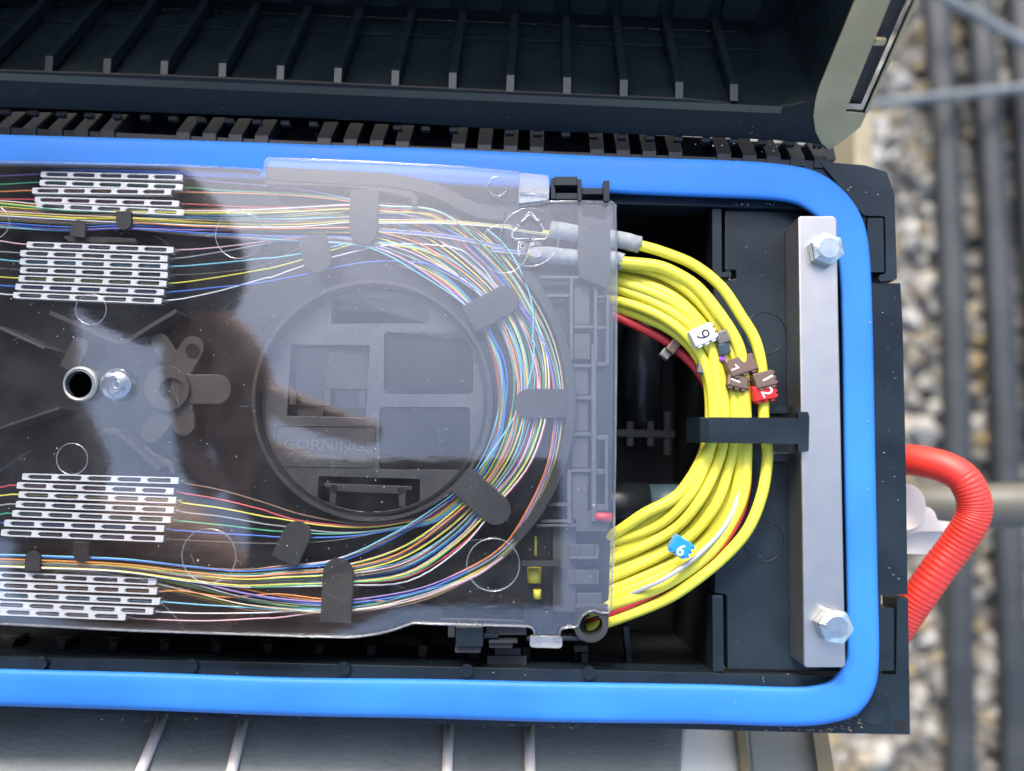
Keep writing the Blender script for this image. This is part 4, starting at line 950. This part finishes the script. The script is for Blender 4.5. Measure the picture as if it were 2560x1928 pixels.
# ------------------------------------------------------------------ numbered markers
def marker(c, ang, lx, ly, h, ztop, mat, label, txt=None, ink=INKW, tang=0, tsize=24, tilt=(0, 0), teeth=True, toff=(0, 0)):
    """clip-on sleeve: c on picture, ang = clockwise turn of its long side on the picture"""
    o = thing("cable_marker", label, "marker", pt(c, ztop - h), "numbered cable markers")
    top = pt(c, ztop)
    ex = (pt((c[0] + math.cos(R(ang)) * 10, c[1] + math.sin(R(ang)) * 10), ztop) - top).normalized()
    ez = Vector((0, 0, 1)); ey = ez.cross(ex)
    rm = Matrix.Rotation(R(tilt[0]), 3, ex) @ Matrix.Rotation(R(tilt[1]), 3, ey)
    ex, ey, ez = rm @ ex, rm @ ey, rm @ ez
    cc = top - ez * h / 2 * S
    # hollow sleeve: four walls so the cable runs through
    th = max(4, ly * .12)
    box3("marker_body", cc, ex * lx / 2 * S, ey * ly / 2 * S, ez * h / 2 * S, mat, o, bevel=3.5)
    if teeth:
        for k in (-1, 0, 1):
            box3("marker_tooth", cc - ey * (ly / 2 + 2.2) * S + ex * k * lx * .32 * S, ex * lx * .09 * S, ey * 3 * S, ez * (h / 2 - 3) * S, mat, o, bevel=1)
            box3("marker_tooth", cc + ex * (lx / 2 + 2.0) * S + ey * k * ly * .32 * S, ex * 3 * S, ey * ly * .09 * S, ez * (h / 2 - 4) * S, mat, o, bevel=1)
    if txt:
        tx = (Matrix.Rotation(-R(tang), 3, ez) @ ex)
        text_at("number", txt, top + ez * 2e-5 + ex * toff[0] * S + ey * toff[1] * S, tx, ez, tsize * S, ink, o, extrude=1.5e-5)
    return o
marker(mk(420, 330), -24, 60, 44, 36, 6, WHM, "white marker printed with a black 9 on a yellow cable", "9", INKB, 84, 50, toff=(-3, -2))
marker(mk(775, 380), -22, 30, 32, 28, 2, GRY, "grey brown marker right of the white number 9", None, tilt=(6, -8), teeth=False)
marker(mk(820, 590), -14, 30, 28, 26, -2, DKB, "dark slate marker between the grey brown and brown ones", None, tilt=(6, 14), teeth=False)
marker(mk(775, 765), 10, 16, 14, 16, -8, PUR, "tiny purple marker bit beside the brown markers", None, teeth=False)
marker(mk(435, 945), 8, 30, 27, 24, -24, GRY, "grey marker over the red cable", None, teeth=False)
marker(mk(1130, 880), -20, 76, 45, 40, -2, BRN, "upper wide brown marker wrapped under the thick yellow cable", "7", INKW, 64, 30, tilt=(-8, 10), toff=(-24, -4))
marker(mk(1060, 1180), 12, 52, 33, 40, 0, BRN, "lower brown marker with a slanted white 1", "1", INKW, 100, 34, tilt=(-10, 4), toff=(-9, 0))
marker(mk(1540, 1140), -14, 52, 40, 42, 8, BRN, "right hand brown marker with an upright white 1", "1", INKW, 76, 42, tilt=(-6, 4), toff=(6, 0))
marker(mk(1535, 1390), -10, 58, 38, 42, 4, REDM, "red marker with a white 2", "2", INKW, 72, 42, tilt=(8, 4), toff=(5, 0))
marker(L(win(1600, 1290, 200 / 2212), (1150, 850))[0], 32, 50, 40, 34, 6, BLUM, "blue marker with a white 6 on the lower cables", "6", INKW, -2, 40, tilt=(0, 0), toff=(3, -9))
marker(L(win(1560, 780, 240 / 2212), (1170, 760))[0], -52, 44, 26, 34, -68, BRN, "dark brown marker clipped on the red cable", None, teeth=False)
marker(L(win(1560, 780, 240 / 2212), (970, 960))[0], -52, 24, 26, 26, -80, GRY, "shiny grey marker end below the red cable", None, teeth=False)

# ------------------------------------------------------------------ red rope handle and white cleat
hp = [(120, 215), (185, 205), (340, 225), (500, 270), (620, 350), (690, 480), (700, 590), (660, 700), (560, 850), (440, 1010), (320, 1180), (230, 1310), (150, 1430), (80, 1530)]
zs_ = [-330, -310, -270, -235, -215, -210, -215, -225, -250, -270, -290, -310, -330, -350]
P = path3([(*rr(*p), z) for p, z in zip(hp, zs_)], 26)
rp_n = len(P)
o = tube("rope_handle", P, lambda t: 43 + (.9 * math.sin(t * 2 * math.pi * 62) if t > .3 else .6), RED, seg=28)
tag(o, "thick red ribbed rope handle on the box's right side", "handle")
cz = thing("white_cleat", "white plastic cleat inside the red rope handle", "cleat", pt(rr(320, 700), -620))
plate("cleat_block", rnd(L(rr, (120, 730), (290, 560), (370, 560), (410, 600), (430, 665), (560, 672), (560, 745), (300, 740), (120, 780)), 8), -400, -500, WHT, cz, bevel=12, segs=3)
plate("cleat_knob", circ(rr(200, 560), 48, 28, 58), -380, -480, WHT, cz, bevel=14, segs=3)
plate("cleat_base", rnd(L(rr, (120, 738), (545, 748), (430, 880), (380, 910), (120, 905)), 6), -440, -530, WHT, cz, bevel=10, segs=3)

# ------------------------------------------------------------------ the photographer, seen only as a reflection in the cover
SKIN = texture(principled("skin", (.34, .17, .11), .55), 60, .12)
CLOTH = texture(principled("dark_cloth", (.040, .021, .019), .85), 60, .3)
PHB = principled("phone_case", (.012, .012, .014), .4)
ph = bpy.data.objects.new
px_, py_, pz_ = M @ Vector((1, 0, 0)), M @ Vector((0, 1, 0)), M @ Vector((0, 0, 1))
pc = CAM + pz_ * .010 + px_ * (-.062) + py_ * (-.026)
phone = box3("phone", pc, px_ * .079, py_ * .037, pz_ * .004, PHB, bevel=30)
tag(phone, "black phone held flat above the tray, seen only as a reflection", "phone")
def skinned(name, nodes, edges, mat, parent=None, sub=2, root=0):
    me = bpy.data.meshes.new(name); me.from_pydata([n[0] for n in nodes], edges, [])
    o = put(name, me, mat, parent, Vector((0, 0, 0)))
    m = o.modifiers.new("skin", 'SKIN'); m.use_smooth_shade = True
    for i, n in enumerate(nodes):
        me.skin_vertices[0].data[i].radius = (n[1], n[2] if len(n) > 2 else n[1])
        me.skin_vertices[0].data[i].use_root = i == root
    s = o.modifiers.new("sub", 'SUBSURF'); s.levels = sub; s.render_levels = sub
    return o
per = thing("person", "person in dark clothes bending over the tray from the left with a phone", "person", (-.66, .1, gz))
nodes = [((-.66, .10, -.02), .15, .13), ((-.62, .10, .20), .14, .12), ((-.55, .08, .38), .15, .12), ((-.46, .0, .50), .07), ((-.41, -.05, .54), .06),
         ((-.47, .25, .43), .078), ((-.29, .175, .275), .062), ((-.175, .085, .214), .046),
         ((-.58, -.16, .42), .065), ((-.34, -.27, .25), .048), ((-.17, -.13, .200), .034),
         ((-.66, .21, -.10), .095), ((-.64, .23, -.50), .065), ((-.68, .24, -.90), .045), ((-.60, .24, -.93), .035),
         ((-.66, -.01, -.10), .095), ((-.64, -.03, -.50), .065), ((-.68, -.04, -.90), .045), ((-.60, -.04, -.93), .035)]
edges = [(0, 1), (1, 2), (2, 3), (3, 4), (2, 5), (5, 6), (6, 7), (2, 8), (8, 9), (9, 10), (0, 11), (11, 12), (12, 13), (13, 14), (0, 15), (15, 16), (16, 17), (17, 18)]
body = skinned("body", nodes, edges, CLOTH, per)
head = skinned("head", [((-.47, -.07, .51), .055), ((-.41, -.09, .55), .065, .06), ((-.35, -.10, .565), .085, .095), ((-.30, -.11, .535), .075, .08), ((-.275, -.115, .49), .05, .045), ((-.255, -.115, .52), .018)], [(0, 1), (1, 2), (2, 3), (3, 4), (3, 5)], SKIN, per)
def hand(base, fingers):
    n = [(base[0], .024), (base[1], .030, .016)]; e = [(0, 1)]
    for fpts in fingers:
        k = len(n)
        for j, p in enumerate(fpts): n.append((p, .0092 - .0009 * j))
        e.append((1, k)); e += [(k + j, k + j + 1) for j in range(len(fpts) - 1)]
    return skinned("hand", n, e, SKIN, per)
hand([(-.178, .085, .212), (-.158, .046, .204)], [[(-.135, .036, .200), (-.100, .024, .199), (-.074, .018, .198)], [(-.138, .008, .208), (-.112, .000, .215), (-.090, -.002, .214)],
     [(-.142, -.004, .208), (-.120, -.012, .216), (-.100, -.016, .215)], [(-.148, -.012, .208), (-.132, -.024, .214), (-.114, -.028, .213)], [(-.172, .024, .196), (-.166, .002, .190), (-.152, -.014, .187)]])
hand([(-.165, -.128, .200), (-.125, -.085, .200)], [[(-.090, -.070, .204), (-.060, -.058, .210), (-.036, -.052, .210)], [(-.096, -.060, .208), (-.072, -.048, .215), (-.052, -.042, .215)],
     [(-.108, -.054, .208), (-.088, -.040, .216), (-.070, -.036, .215)], [(-.120, -.050, .208), (-.106, -.036, .214), (-.090, -.030, .213)], [(-.112, -.070, .190), (-.094, -.058, .188), (-.080, -.052, .188)]])
